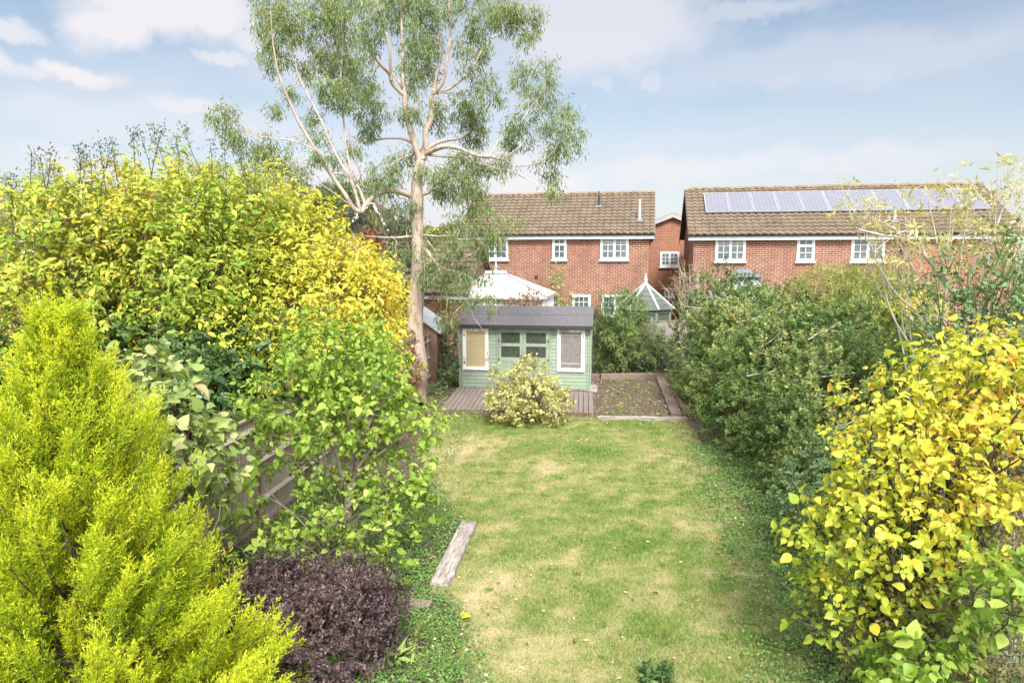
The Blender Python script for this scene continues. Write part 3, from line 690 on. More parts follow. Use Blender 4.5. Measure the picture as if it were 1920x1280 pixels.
sleeper(G(742, 1132), G(806, 1140), .2, .09, 'short timber half buried in ground ivy, near the lone lawn sleeper', 'sleeper', -.03, S)
sleeper(G(1120, 788), G(1288, 790), .13, .14, 'pale sleeper along the lawn at the front of the bare bed', 'sleeper_pale', -.02, S)
sleeper(G(1126, 712), G(1232, 711), .2, .24, 'thick dark sleeper across the back of the bare bed', 'sleeper', -.02, S)
sleeper(G(1104, 712), G(1123, 713), .2, .23, 'short sleeper end beside the summerhouse at the back of the bare bed', 'sleeper', -.02, S)
sleeper(G(1268, 782), G(1238, 712), .3, .15, 'long weathered sleeper along the right side of the bare bed', 'sleeper', -.02, S)
sleeper(G(1288, 780), G(1262, 735), .16, .1, 'narrow sleeper just outside the right side of the bare bed', 'sleeper', -.02, S)
sleeper(G(1112, 735), G(1112, 722), .3, .05, 'small flat board beside the right corner of the summerhouse', 'sleeper_pale', 0, S)

# ------------------------------------------------------------ fences
def fence(x0, y0, x1, y1, h, label, m, seglen=1.9, rails=True, side=1, z0=0, capm=None, group=None, postm=None):
    d = np.array([x1-x0, y1-y0]); L = np.linalg.norm(d); rz = math.atan2(d[1], d[0]); n = max(1, int(round(L/seglen))); s = L/n
    t = thing('fence', label, 'fence', (x0, y0, 0), rz, group); ra = np.random.default_rng(int(L*100))
    for i in range(n):
        a = MB(); xa = i*s+.06; xb = (i+1)*s-.06; nb = int((xb-xa)/.105); dz = ra.normal(0, .02)
        for k in range(nb):
            p = xa+(xb-xa)*k/nb; q_ = xa+(xb-xa)*(k+1)/nb+.012
            e = ra.normal(0, .005)
            a.add([(p, -.012*side, z0+.1), (q_, -.004*side, z0+.1), (q_, -.004*side, h+dz+e), (p, -.012*side, h+dz+e), (p, .004*side, z0+.1), (q_, .008*side, z0+.1), (q_, .008*side, h+dz+e), (p, .004*side, h+dz+e)],
                  [(0, 1, 2, 3), (7, 6, 5, 4), (3, 2, 6, 7), (0, 3, 7, 4), (1, 5, 6, 2)])
        pn = a.build('panel', m, t)
        MB().box(xa, -.03, h+dz, xb, .03, h+dz+.03).build('capping', capm or m, pn)
        if rails:
            r = MB()
            for zz in (.42, 1.05, 1.6): r.prism([(-side*.013, zz-.045), (-side*.013, zz+.045), (-side*.075, zz)], 'x', xa-.02, xb+.02)
            r.build('rail', M['rail'], pn)
        MB().box(xa, -.02, z0-.1, xb, .02, z0+.098).build('gravel_board', m, t)
    for i in range(n+1):
        MB().box(i*s-.05, -.055, -.3, i*s+.05, .055, h+.06).build('post', postm or M['post'], t)
    return t
FX = -5.0
fence(FX-.1, 4.2, FX, 27.3, 1.78, 'weathered brown boundary fence with posts and rails, along the left side of the lawn', M['fence'], rails=True, side=1)
fence(FX+.05, 27.4, 8.5, 27.4-.9, 1.95, 'grey close-board back fence below the green gazebo', M['fence_pale'], rails=False, side=1, postm=M['fence_pale'])
fence(7.7, 4.5, 8.45, 26.3, 1.75, 'brown fence behind the tall hedge on the right of the garden', M['fence'], rails=False, side=1)
# ------------------------------------------------------------ ground
def fbm(x, y, s=1., seed=0, oct=4):
    r = np.random.default_rng(1000+seed); out = np.zeros_like(x); amp = 1; tot = 0
    for o in range(oct):
        acc = np.zeros_like(x)
        for k in range(5):
            th = r.uniform(0, 2*np.pi); f = s*2**o*r.uniform(.7, 1.3); ph = r.uniform(0, 6.28); ph2 = r.uniform(0, 6.28)
            u = x*math.cos(th)+y*math.sin(th); v = -x*math.sin(th)+y*math.cos(th)
            acc += np.sin(u*f+ph+1.3*np.sin(v*f*.7+ph2))
        out += amp*acc/5; tot += amp; amp *= .6
    return out/tot*1.6
left_edge = np.array([G(*p)[:2] for p in [(900, 1400), (885, 1280), (862, 1150), (800, 1100), (868, 985), (815, 930), (790, 850), (800, 800), (820, 775)]])
right_edge = np.array([G(*p)[:2] for p in [(1560, 1400), (1530, 1280), (1480, 1130), (1420, 1010), (1370, 910), (1330, 850), (1285, 796), (1262, 760)]])
def xl(y): return np.interp(y, left_edge[:, 1], left_edge[:, 0])
def xr_(y): return np.interp(y, right_edge[:, 1], right_edge[:, 0])
dry_spots = [(880, 840, .9, 1.3), (840, 850, .5, .9), (1040, 878, .6, 1.3), (915, 1115, .6, 1.1), (1035, 955, .35, .6), (1100, 1060, .5, .55), (1320, 870, .7, .9), (1290, 980, .5, .5), (1000, 1190, .5, .5), (1230, 1130, .4, .55), (960, 1240, .4, .8), (1140, 925, .5, .35), (1400, 1080, .4, .7), (1230, 860, .5, .4), (1330, 1150, .5, .5), (1080, 1230, .5, .4)]
green_spots = [(1110, 850, .8, 1.1), (950, 800, .9, .9), (1130, 965, .6, .9), (1210, 1005, .8, .7), (985, 1150, .35, 1.2), (1120, 1110, .6, .8), (1240, 1190, .35, .8), (1010, 1235, .3, .6), (900, 1010, .5, .4), (1160, 1055, .5, .5), (1050, 1020, .5, .5), (1330, 1060, .5, .5), (1180, 1240, .5, .7), (1240, 815, .8, .5), (1010, 1090, .4, .7), (1280, 930, .5, .5), (1420, 1200, .4, .7)]
def dryness(x, y):
    d = .44+.13*fbm(x, y, 1.5, 1)+.17*fbm(x, y, 4, 17, 3)+.3*fbm(x, y, 9, 2, 4)
    for lst, sg in ((dry_spots, 1.5), (green_spots, -.8)):
        for px, py, rad, st in lst:
            g = G(px, py); dd = np.hypot(x-g[0], (y-g[1])*.8)/rad; d = d+sg*.19*st*np.exp(-dd**2*1.3)
    e = np.minimum(x-xl(y), xr_(y)-x); d = d+.14*np.exp(-np.clip(e, 0, 9)/.3)
    return np.clip(d, 0, 1)
def soilness(x, y):
    """1 = bare earth, 0 = turf"""
    e = np.minimum(x-xl(y), xr_(y)-x)+.12*fbm(x, y, 4, 5); top = (G(960, 782)[1]-y)
    e = np.minimum(e, top+.15*fbm(x, y, 3, 6))
    return np.clip(.5-e*2.4+.25*fbm(x, y, 14, 15, 3), 0, 1)
gx = np.arange(-9, 12, .06); gy = np.arange(1, 30, .07); X, Y = np.meshgrid(gx, gy)
Z = .012*fbm(X, Y, 2.5, 3)+.012*np.clip(soilness(X, Y), 0, 1)*fbm(X, Y, 9, 4)
edge = np.minimum(np.minimum(X-gx[0], gx[-1]-X), np.minimum(Y-gy[0], gy[-1]-Y)); Z = Z*np.clip(edge/1.0, 0, 1)-.0+.02
n0, n1 = X.shape
def ground_mat():
    m, t = mat('lawn_and_earth'); at = t.n('ShaderNodeAttribute', attribute_name='lv'); s = t.n('ShaderNodeSeparateXYZ'); t.l(at.outputs['Vector'], s.inputs[0])
    co = obj_co(t); n1_ = t.noise(co, 60, 4, .7); n2_ = t.noise(co, 9, 5, .65)
    d = t.math('ADD', s.outputs[0], t.math('MULTIPLY', t.math('SUBTRACT', n1_, .5), 1.1))
    turf = t.ramp(d, [(.0, (.09, .14, .035)), (.4, (.19, .2, .075)), (.7, (.32, .28, .14)), (1, (.45, .36, .23))])
    soil = t.ramp(t.noise(co, 45, 5, .75), [(.3, (.055, .04, .028)), (.5, (.12, .088, .062)), (.62, (.19, .15, .11)), (.75, (.36, .31, .25))])
    soil = t.mix(t.maprange(n2_, .5, .7, 0, .4), soil, (.13, .16, .07))
    c = t.mix(t.maprange(t.math('ADD', s.outputs[1], t.math('MULTIPLY', t.math('SUBTRACT', n2_, .5), .6)), .35, .65, 0, 1), turf, soil)
    finish(t, c, .95, .1, n1_, .6, .02); return m
i = np.arange(n0-1)[:, None]*n1; j = np.arange(n1-1)[None]; F = np.stack([i+j, i+j+1, i+n1+j+1, i+n1+j], -1).reshape(-1, 4)
g = link_mesh('lawn', np.stack([X, Y, Z], -1).reshape(-1, 3), F, ground_mat(), None, True, dict(lv=np.stack([dryness(X, Y), soilness(X, Y), 0*X], -1).reshape(-1, 3)))
tag(g, kind='structure')
g = MB().add([(-1200, -300, -.02), (1200, -300, -.02), (1200, 1800, -.02), (-1200, 1800, -.02)], [(0, 1, 2, 3)]).build('ground', mottled('rough_ground', (.06, .09, .03), (.14, .13, .07), .8, .95, .1, .2, c3=(.17, .14, .1)), None)
tag(g, kind='structure')

# ------------------------------------------------------------ leaf meshes
TM = {
 'rh': ([(0, 0, 0), (.45, .5, .07), (1, 0, 0), (.45, -.5, .07)], [(0, 1, 2), (0, 2, 3)]),
 'ov': ([(0, 0, 0), (.14, .38, .05), (.42, .5, .09), (.75, .27, .03), (1, 0, -.12), (.75, -.27, .03), (.42, -.5, .09), (.14, -.38, .05), (.45, 0, 0)],
        [(0, 1, 2, 8), (8, 2, 3, 4), (0, 8, 6, 7), (8, 4, 5, 6)]),
 'lin': ([(0, 0, 0), (.3, .5, .03), (1, 0, -.1), (.3, -.5, .03)], [(0, 1, 2), (0, 2, 3)]),
 'bl': ([(0, .5, 0), (0, -.5, 0), (1, 0, 0)], [(0, 1, 2)]),
 'blc': ([(0, .5, 0), (0, -.5, 0), (.6, -.32, .0), (.6, .32, .0), (1, 0, -.25)], [(0, 1, 2, 3), (3, 2, 4, 4)]),
}
TM['blc'] = (TM['blc'][0], [(0, 1, 2), (0, 2, 3), (3, 2, 4)])
def unit(v): return v/(np.linalg.norm(v, axis=-1, keepdims=True)+1e-9)
class Leaves:
    def __init__(s): s.a = []
    def add(s, base, d, nrm, L, W, lv): 
        n = len(base); s.a.append((base, unit(d), nrm, np.broadcast_to(L, (n,)).astype(float), np.broadcast_to(W, (n,)).astype(float), lv))
    def build(s, name, m, parent=None, tmpl='rh'):
        base, d, nrm, L, W, lv = [np.concatenate([q[i] for q in s.a]) for i in range(6)]
        T, Fs = TM[tmpl]; T = np.array(T); side = unit(np.cross(d, nrm)); nn = np.cross(side, d)
        V_ = base[:, None]+d[:, None]*(T[None, :, 0, None]*L[:, None, None])+side[:, None]*(T[None, :, 1, None]*W[:, None, None])+nn[:, None]*(T[None, :, 2, None]*L[:, None, None])
        cu = rng.uniform(-.6, 2.8, len(base)) if tmpl == 'ov' else rng.uniform(.3, 1.8, len(base))
        V_ += nn[:, None]*(T[None, :, 2, None]*((cu-1)*L)[:, None, None])
        k = len(T); n = len(base); idx = np.array(Fs)[None]+np.arange(n)[:, None, None]*k
        return link_mesh(name, V_.reshape(-1, 3), idx.reshape(-1, idx.shape[-1]), m, parent, True, dict(lv=np.repeat(lv, k, 0)))
def rnd_unit(n): return unit(rng.normal(size=(n, 3)))
def lumps(p, s, seed):
    r = np.random.default_rng(seed); o = 0
    for f, a in ((1, 1), (2.1, .6), (4.3, .4)):
        for _ in range(3):
            k = r.normal(size=3); k /= np.linalg.norm(k); o = o+a*np.sin((p@k)*s*f+r.uniform(0, 6.28))
    return o/3.2
def E(px, py, d, rx, ry, rd=None):      # a lobe of a crown: centre and half sizes in metres from its place in the photograph
    c = P(px, py, d); a, b = rx/1280*d, ry/1280*d; return (c, np.array([a, a if rd is None else rd, b]))
def shoots(lobes, n, seed=1, lump=.25, inner=.25, zmin=.05, ls=2.5, topw=0.):
    """spray positions and outward directions spread through lobes, most near the surface"""
    wts = np.array([r[0]*r[2]+r[1]*r[2]+r[0]*r[1] for c, r in lobes]); wts /= wts.sum(); which = rng.choice(len(lobes), n, p=wts)
    C = np.array([lobes[i][0] for i in which]); Rr = np.array([lobes[i][1] for i in which])
    u = rnd_unit(n); rad = 1-np.abs(rng.normal(0, .13, n)); inn = rng.random(n) < inner; rad[inn] = rng.uniform(.2, .9, inn.sum())
    p = C+u*Rr*(rad*(1+lump*lumps(u*2+C*1.7, ls, seed)))[:, None]
    out = unit(u/Rr)
    # drop sprays buried deep inside another lobe
    deep = np.zeros(n, bool)
    for c, r in lobes: deep |= (np.linalg.norm((p-c)/r, axis=1) < .45)
    ok = (p[:, 2] > zmin) & ~(deep & (rng.random(n) < .75)); return p[ok], out[ok], which[ok]
def spray_leaves(Ls, p, out, k, L, W, length=.25, up=.35, droop=.3, spread=.7, lvf=None, splay=.8, jit=.35, clus=None, face=0):
    n = len(p); ax = unit(out+np.array([0, 0, up])+rng.normal(0, .35, (n, 3))); cr = rng.random(n) if clus is None else clus
    A = np.repeat(ax, k, 0); B = np.repeat(p, k, 0); s = rng.random(n*k); perp = unit(np.cross(A, rnd_unit(n*k)))
    base = B+A*(s*length)[:, None]+perp*(rng.random(n*k)*length*.25*spread)[:, None]
    d = A*(.25+.5*s)[:, None]+perp*splay+rng.normal(0, jit, (n*k, 3)); d[:, 2] -= droop
    nrm = unit(A*.6+np.repeat(out, k, 0)*.5+rng.normal(0, .45, (n*k, 3))+np.array([0, 0, .5])+face*(np.repeat(out, k, 0)+np.array([0, 0, .8])))
    sc_ = np.clip(rng.lognormal(-.12, .38, n*k), .35, 2.0); lv = np.stack([rng.random(n*k), np.repeat(cr, k), s], -1)
    Ls.add(base, d, nrm, L*sc_, W*sc_, lv); return ax
def stems_to(T, bases, targets, r0=.03, r1=.006, wob=.08, k=5, rise=.45, n=7):
    for q in targets:
        b = bases[rng.integers(len(bases))]; q = np.array(q); m1 = b+(q-b)*.35; m1[2] = b[2]+(q[2]-b[2])*(rise+.12); m2 = b+(q-b)*.72; m2[2] = b[2]+(q[2]-b[2])*(.8)
        pts = np.array([b, m1+rng.normal(0, wob, 3), m2+rng.normal(0, wob, 3), q]); c = catmull(pts, n)
        T.add(c, np.linspace(r0*rng.uniform(.7, 1.2), r1, len(c)), k)
def shrub(name, label, cat, lobes, n, k, L, W, m, stemm, base, tmpl='rh', nst=14, group=None, r0=.03, seed=1, colf=None, n_twig=60, twigr=.006, trunk=None, n_out=None, out_len=1.6, hang=False, **kw):
    sk = {q: kw.pop(q) for q in ('lump', 'inner', 'zmin', 'ls') if q in kw}
    bs = [np.array([*b[:2], 0.]) if len(b) < 3 or (b[2] > .9 and not hang) else np.array(b) for b in base]
    t = thing(name, label, cat, (*np.mean([b[:2] for b in bs], 0), 0), 0, group)
    p, out, wh = shoots(lobes, n, seed, **sk); Ls = Leaves()
    cl = colf(p, wh) if colf else None
    ax = spray_leaves(Ls, p, out, k, L, W, clus=cl, **kw)
    # stray shoots that break the outline
    no = n//22 if n_out is None else n_out
    io = rng.choice(len(p), min(no, len(p)), replace=False); io = io[out[io][:, 2] > -.2]
    ko = dict(kw); ko['length'] = kw.get('length', .25)*out_len; ko['up'] = kw.get('up', .35)+.7; ko['spread'] = .3
    T = Tubes()
    if len(io):
        ax2 = spray_leaves(Ls, p[io]+out[io]*.04, out[io], max(6, int(k*.8)), L*.85, W*.85, clus=None if cl is None else cl[io], **ko)
        for q, a_ in zip(p[io], ax2): T.add(np.array([q-a_*.12, q+a_*ko['length']*.5, q+a_*ko['length']*1.05]), [twigr*1.1, twigr*.8, twigr*.4], 4)
    Ls.build('foliage', m, t, tmpl)
    sel = rng.choice(len(p), min(nst, len(p)), replace=False); stems_to(T, bs, p[sel], r0, .006)
    tips = rng.choice(len(p), min(n_twig, len(p)), replace=False); ln = kw.get('length', .25)
    for i_ in tips:
        q = p[i_]; T.add(np.array([q-ax[i_]*ln*.8-np.array([0, 0, .04]), q, q+ax[i_]*ln]), [twigr, twigr*.8, twigr*.4], 4)
    T.build('stem', stemm, t)
    if trunk: trunk(t)
    return t
# bark
M['twig'] = mottled('grey_brown_twig', (.14, .11, .085), (.24, .2, .16), 12, .85, .2, .2)
M['dark_twig'] = mottled('dark_brown_twig', (.07, .05, .04), (.13, .1, .08), 12, .85, .2, .2)
M['pale_twig'] = mottled('pale_bare_twig', (.4, .36, .31), (.52, .48, .42), 12, .85, .2, .2)
M['green_stem'] = mottled('green_stem', (.07, .11, .04), (.12, .17, .06), 12, .7, .3, .1)
# leaf colours
M['euc'] = leafmat('eucalyptus_leaf', [(.0, (.06, .11, .04)), (.35, (.14, .21, .075)), (.6, (.24, .31, .12)), (.85, (.35, .4, .17)), (1, (.45, .45, .14))], .35, .5, .5)
M['yg'] = leafmat('yellow_green_leaf', [(0, (.09, .16, .03)), (.25, (.2, .33, .045)), (.5, (.37, .48, .07)), (.72, (.58, .58, .1)), (.88, (.74, .57, .07)), (1, (.78, .72, .38))], .42, .5, .5)
M['yellow'] = leafmat('yellow_leaf', [(0, (.13, .2, .03)), (.22, (.34, .42, .055)), (.45, (.58, .58, .085)), (.7, (.76, .66, .1)), (.88, (.82, .56, .06)), (1, (.84, .78, .45))], .42, .5, .5)
M['fresh'] = leafmat('fresh_green_leaf', [(0, (.1, .19, .03)), (.35, (.21, .34, .05)), (.7, (.36, .48, .08)), (1, (.52, .58, .16))], .42, .45, .4)
M['ivy'] = leafmat('dark_ivy_leaf', [(0, (.035, .075, .022)), (.5, (.07, .14, .04)), (1, (.16, .25, .07))], .2, .35, .4, .5)
M['pale_big'] = leafmat('pale_green_large_leaf', [(0, (.14, .22, .05)), (.5, (.27, .36, .1)), (.85, (.42, .45, .2)), (1, (.5, .38, .2))], .35, .5, .4)
M['hedge'] = leafmat('hedge_leaf', [(0, (.03, .07, .022)), (.3, (.09, .165, .05)), (.5, (.17, .25, .075)), (.7, (.29, .34, .11)), (.85, (.43, .43, .16)), (1, (.48, .34, .15))], .2, .5, .6, .2)
M['hedge_light'] = leafmat('light_hedge_leaf', [(0, (.14, .2, .05)), (.4, (.25, .31, .08)), (.7, (.38, .41, .12)), (1, (.52, .47, .2))], .35, .5, .5)
M['feather'] = leafmat('feathery_green_leaf', [(0, (.08, .14, .05)), (.5, (.17, .25, .08)), (.85, (.28, .35, .12)), (1, (.42, .45, .18))], .35, .5, .5)
M['bush_green'] = leafmat('soft_green_leaf', [(0, (.07, .13, .05)), (.5, (.14, .22, .09)), (1, (.28, .36, .18))], .3, .45, .4)
M['bigyellow'] = leafmat('large_yellow_leaf', [(0, (.17, .3, .04)), (.26, (.36, .48, .06)), (.5, (.6, .64, .08)), (.7, (.8, .7, .09)), (.85, (.78, .5, .12)), (1, (.6, .3, .1))], .42, .45, .62, spots=((.42, .22, .07), 55))
M['under'] = leafmat('undergrowth_leaf', [(0, (.05, .07, .025)), (.4, (.1, .14, .045)), (.75, (.2, .2, .08)), (1, (.33, .19, .08))], .3, .6, .5)
M['cream'] = leafmat('pale_cream_leaf', [(0, (.33, .34, .12)), (.35, (.5, .47, .2)), (.7, (.66, .59, .3)), (1, (.72, .66, .44))], .45, .5, .5)
M['darkshrub'] = leafmat('glossy_dark_leaf', [(0, (.07, .14, .05)), (.5, (.14, .24, .08)), (1, (.27, .38, .15))], .25, .35, .4, .5)
M['varieg'] = leafmat('variegated_leaf', [(0, (.2, .25, .07)), (.35, (.4, .42, .12)), (.65, (.7, .65, .3)), (1, (.8, .74, .45))], .35, .5, .3)
M['purple'] = leafmat('purple_barberry_leaf', [(0, (.025, .014, .018)), (.4, (.065, .04, .044)), (.75, (.135, .09, .088)), (1, (.24, .165, .1))], .15, .5, .5, .4)
M['autumn'] = leafmat('russet_leaf', [(0, (.16, .17, .06)), (.4, (.33, .22, .12)), (.8, (.4, .17, .12)), (1, (.5, .4, .25))], .35, .6, .5)
M['red'] = leafmat('scarlet_leaf', [(0, (.3, .1, .05)), (.6, (.46, .15, .07)), (1, (.5, .25, .1))], .35, .6, .5)
M['greygreen'] = leafmat('grey_green_leaf', [(0, (.075, .1, .06)), (.5, (.14, .17, .11)), (1, (.24, .26, .17))], .3, .6, .5)
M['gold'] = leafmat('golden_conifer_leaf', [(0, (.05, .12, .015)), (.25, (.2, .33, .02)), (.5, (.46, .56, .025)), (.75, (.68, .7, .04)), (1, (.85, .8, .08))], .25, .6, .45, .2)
M['cover'] = leafmat('ground_ivy_leaf', [(0, (.06, .14, .035)), (.5, (.14, .26, .07)), (1, (.27, .38, .13))], .3, .5, .4)
M['litter'] = leafmat('fallen_leaf', [(0, (.2, .12, .06)), (.4, (.35, .24, .12)), (.7, (.6, .5, .15)), (1, (.7, .65, .45))], .1, .7, 0)
M['chips'] = leafmat('bark_scrap', [(0, (.06, .04, .03)), (.5, (.16, .11, .08)), (.8, (.3, .24, .18)), (1, (.55, .5, .42))], .0, .8, 0)
M['blade'] = leafmat('grass_blade', [(0, (.09, .21, .03)), (.25, (.17, .3, .05)), (.5, (.33, .38, .125)), (.75, (.47, .42, .22)), (1, (.56, .45, .3))], .3, .6, .72, .2)

# ------------------------------------------------------------ grass and ground cover
def scatter(n, x0, x1, y0, y1):
    return rng.uniform(x0, x1, n), rng.uniform(y0, y1, n)
def blades():
    # more blades near the viewer, where each can be seen
    ys = 5.0+(18.6-5.0)*rng.random(520000)**1.5; xs = rng.uniform(-4.2, 4.6, len(ys))
    s = soilness(xs, ys); dr = dryness(xs, ys); keep = (s < .62) & (rng.random(len(xs)) < (1.1-.75*dr))
    xs, ys, dr = xs[keep], ys[keep], dr[keep]; n = len(xs)
    base = np.stack([xs, ys, .012*fbm(xs, ys, 2.5, 3)+.016], -1)
    d = rng.normal(0, .75, (n, 3)); d[:, 2] = rng.uniform(.35, 1.1, n)
    lv = np.stack([rng.random(n), np.clip(dr+rng.normal(0, .19, n), 0, 1), np.zeros(n)], -1)
    Ls = Leaves(); Ls.add(base, d, rnd_unit(n), rng.uniform(.025, .06, n)*(1.25-.5*dr), rng.uniform(.004, .008, n)*(1+ys/22), lv)
    # taller tufts
    for px, py, num, rad, h in [(1250, 1190, 420, .16, .12), (1130, 1240, 200, .12, .1), (985, 1150, 420, .2, .09), (1008, 1180, 300, .16, .08), (1120, 1115, 420, .3, .08), (1300, 1100, 200, .2, .08),
                              (1170, 800, 500, .35, .2), (1200, 795, 300, .3, .15), (985, 800, 260, .3, .1), (1215, 1000, 260, .3, .07), (1110, 850, 300, .5, .07), (1460, 1180, 300, .3, .12),
                              (820, 975, 420, .16, .22), (838, 1200, 260, .16, .17), (800, 1180, 260, .16, .17), (830, 1255, 260, .2, .2), (900, 975, 160, .12, .12), (1380, 1250, 400, .4, .13), (1480, 1250, 500, .5, .16),
                              (1170, 768, 260, .25, .12), (890, 783, 400, .5, .14), (1220, 728, 160, .35, .06), (1060, 800, 180, .3, .1), (1280, 1250, 200, .25, .08)]:
        g_ = G(px, py); rad = rad*1.3; r_ = rad*rng.random(num)**.8*(1+.4*rng.random()); th = rng.uniform(0, 6.28, num)
        b = np.stack([g_[0]+r_*np.cos(th), g_[1]+r_*np.sin(th), np.full(num, .015)], -1); dd = np.stack([np.cos(th)*r_/rad*.5, np.sin(th)*r_/rad*.5, np.ones(num)], -1)+rng.normal(0, .22, (num, 3))
        Ls.add(b, dd, rnd_unit(num), h*.8*rng.uniform(.4, 1.1, num), .0065, np.stack([rng.random(num), np.clip(rng.normal(.2, .12, num), 0, 1), np.zeros(num)], -1))
    for q_ in range(480):
        y0 = 5.6+12.6*rng.random()**1.4; x0 = rng.uniform(-3, 3.6)
        if q_ > 330: y0 = rng.uniform(18, 24.5); x0 = rng.uniform(.8, 2.9)
        elif soilness(np.array([x0]), np.array([y0]))[0] > .6: continue
        num = int(rng.integers(18, 60)); rad = rng.uniform(.03, .12); r_ = rad*np.sqrt(rng.random(num)); th = rng.uniform(0, 6.28, num); kind = rng.random()
        b = np.stack([x0+r_*np.cos(th), y0+r_*np.sin(th), np.full(num, .015)], -1); dd = np.stack([np.cos(th)*.6, np.sin(th)*.6, np.ones(num)], -1)+rng.normal(0, .4, (num, 3))
        Ls.add(b, dd, rnd_unit(num), rng.uniform(.035, .085)*rng.uniform(.5, 1.1, num), rng.uniform(.005, .011), np.stack([rng.random(num), np.full(num, .02+.5*kind**2), np.zeros(num)], -1))
    tag(Ls.build('grass', M['blade'], None, 'blc'), 'patchy green and straw coloured grass of the lawn', 'grass', kind='stuff')
blades()
def cover():
    Ls = Leaves()
    def strip(n, fn, hs=.09, sz=.036):
        x, y = scatter(n, -5, 6, 4.5, 20); keep = fn(x, y); x, y = x[keep], y[keep]; n_ = len(x)
        h = np.clip(.5+.5*fbm(x, y, 5, 9), .1, 1)*hs*rng.uniform(.5, 1.1, n_)
        d = rng.normal(0, 1, (n_, 3)); d[:, 2] = np.abs(d[:, 2])*.4
        Ls.add(np.stack([x, y, h+.02], -1), d, rng.normal(0, .35, (n_, 3))+np.array([0, 0, 1.]), sz*rng.uniform(.6, 1.3, n_), sz*rng.uniform(.7, 1.1, n_), np.stack([rng.random(n_), np.clip(.5+.5*fbm(x, y, 1.7, 11), 0, 1), np.zeros(n_)], -1))
    strip(330000, lambda x, y: (rng.random(len(x)) < np.clip((xl(y)-x+.25)/.4+.3*fbm(x, y, 5, 7), 0, 1)) & (x > -4.9) & (y < 12.3) & (fbm(x, y, 1.6, 12) > -.75), .12)
    strip(380000, lambda x, y: (rng.random(len(x)) < np.clip((x-xr_(y)+.75)/.95+.3*fbm(x, y, 5, 8), 0, 1)) & (y < 15.5) & (x < xr_(y)+2.4) & (fbm(x, y, 1.6, 13) > -.55), .12)
    strip(60000, lambda x, y: (x < -2.6) & (x > -4.9) & (y > 12) & (fbm(x, y, 1.6, 14) > -.1), .12)
    tag(Ls.build('ground_ivy', M['cover'], None, 'rh'), 'low green ground ivy spreading along both edges of the lawn', 'ground ivy', kind='stuff')
cover()
def litter():
    Ls = Leaves(); n = 5200; x, y = scatter(n, -5, 5, 4.5, 26)
    bed = (y > 17.8) | (x < xl(y)+.2) | (x > xr_(y)-.3); keep = bed | (rng.random(n) < .16); x, y = x[keep], y[keep]; n = len(x)
    d = rng.normal(0, 1, (n, 3)); d[:, 2] *= .15
    z = np.where((x > xl(y)) & (x < xr_(y)) & (y < 18), .055, .045)
    Ls.add(np.stack([x, y, z+rng.uniform(0, .02, n)], -1), d, rng.normal(0, .3, (n, 3))+np.array([0, 0, 1.]), rng.uniform(.03, .065, n), rng.uniform(.02, .04, n), np.stack([rng.random(n), rng.random(n), np.zeros(n)], -1))
    tag(Ls.build('fallen_leaves', M['litter'], None, 'rh'), 'small pale and brown fallen leaves scattered on the ground', 'fallen leaves', kind='stuff')
    n = 24000; x, y = scatter(n, -4.8, 5.2, 4.5, 27); k = ((y > 17.8) | (x < xl(y)+.1) | (x > xr_(y)-.5)) & (rng.random(n) < np.where(y > 17.8, 1, .6)) | (rng.random(n) < .035); x, y = x[k], y[k]; n = len(x); d = rng.normal(0, 1, (n, 3)); d[:, 2] *= .2
    ch = Leaves(); ch.add(np.stack([x, y, .03+rng.uniform(0, .015, n)], -1), d, rng.normal(0, .4, (n, 3))+np.array([0, 0, 1.]), rng.uniform(.04, .12, n), rng.uniform(.014, .035, n), np.stack([rng.random(n), rng.random(n), np.zeros(n)], -1))
    tag(ch.build('bark_chips', M['chips'], None, 'rh'), 'brown bark bits and leaf scraps littering the bare soil', 'debris', kind='stuff')
    one = Leaves(); g_ = G(862, 1167); one.add(np.array([[g_[0], g_[1], .07]]), np.array([[1., .3, .1]]), np.array([[0, -.2, 1.]]), .13, .11, np.array([[.6, 0, 0]]))
    tag(one.build('fallen_leaf', leafmat('bright_yellow_leaf', [(0, (.75, .55, .03)), (1, (.75, .55, .03))], .1), None, 'ov'), 'single bright yellow fallen leaf on bare soil at the left lawn edge', 'leaf')
litter()
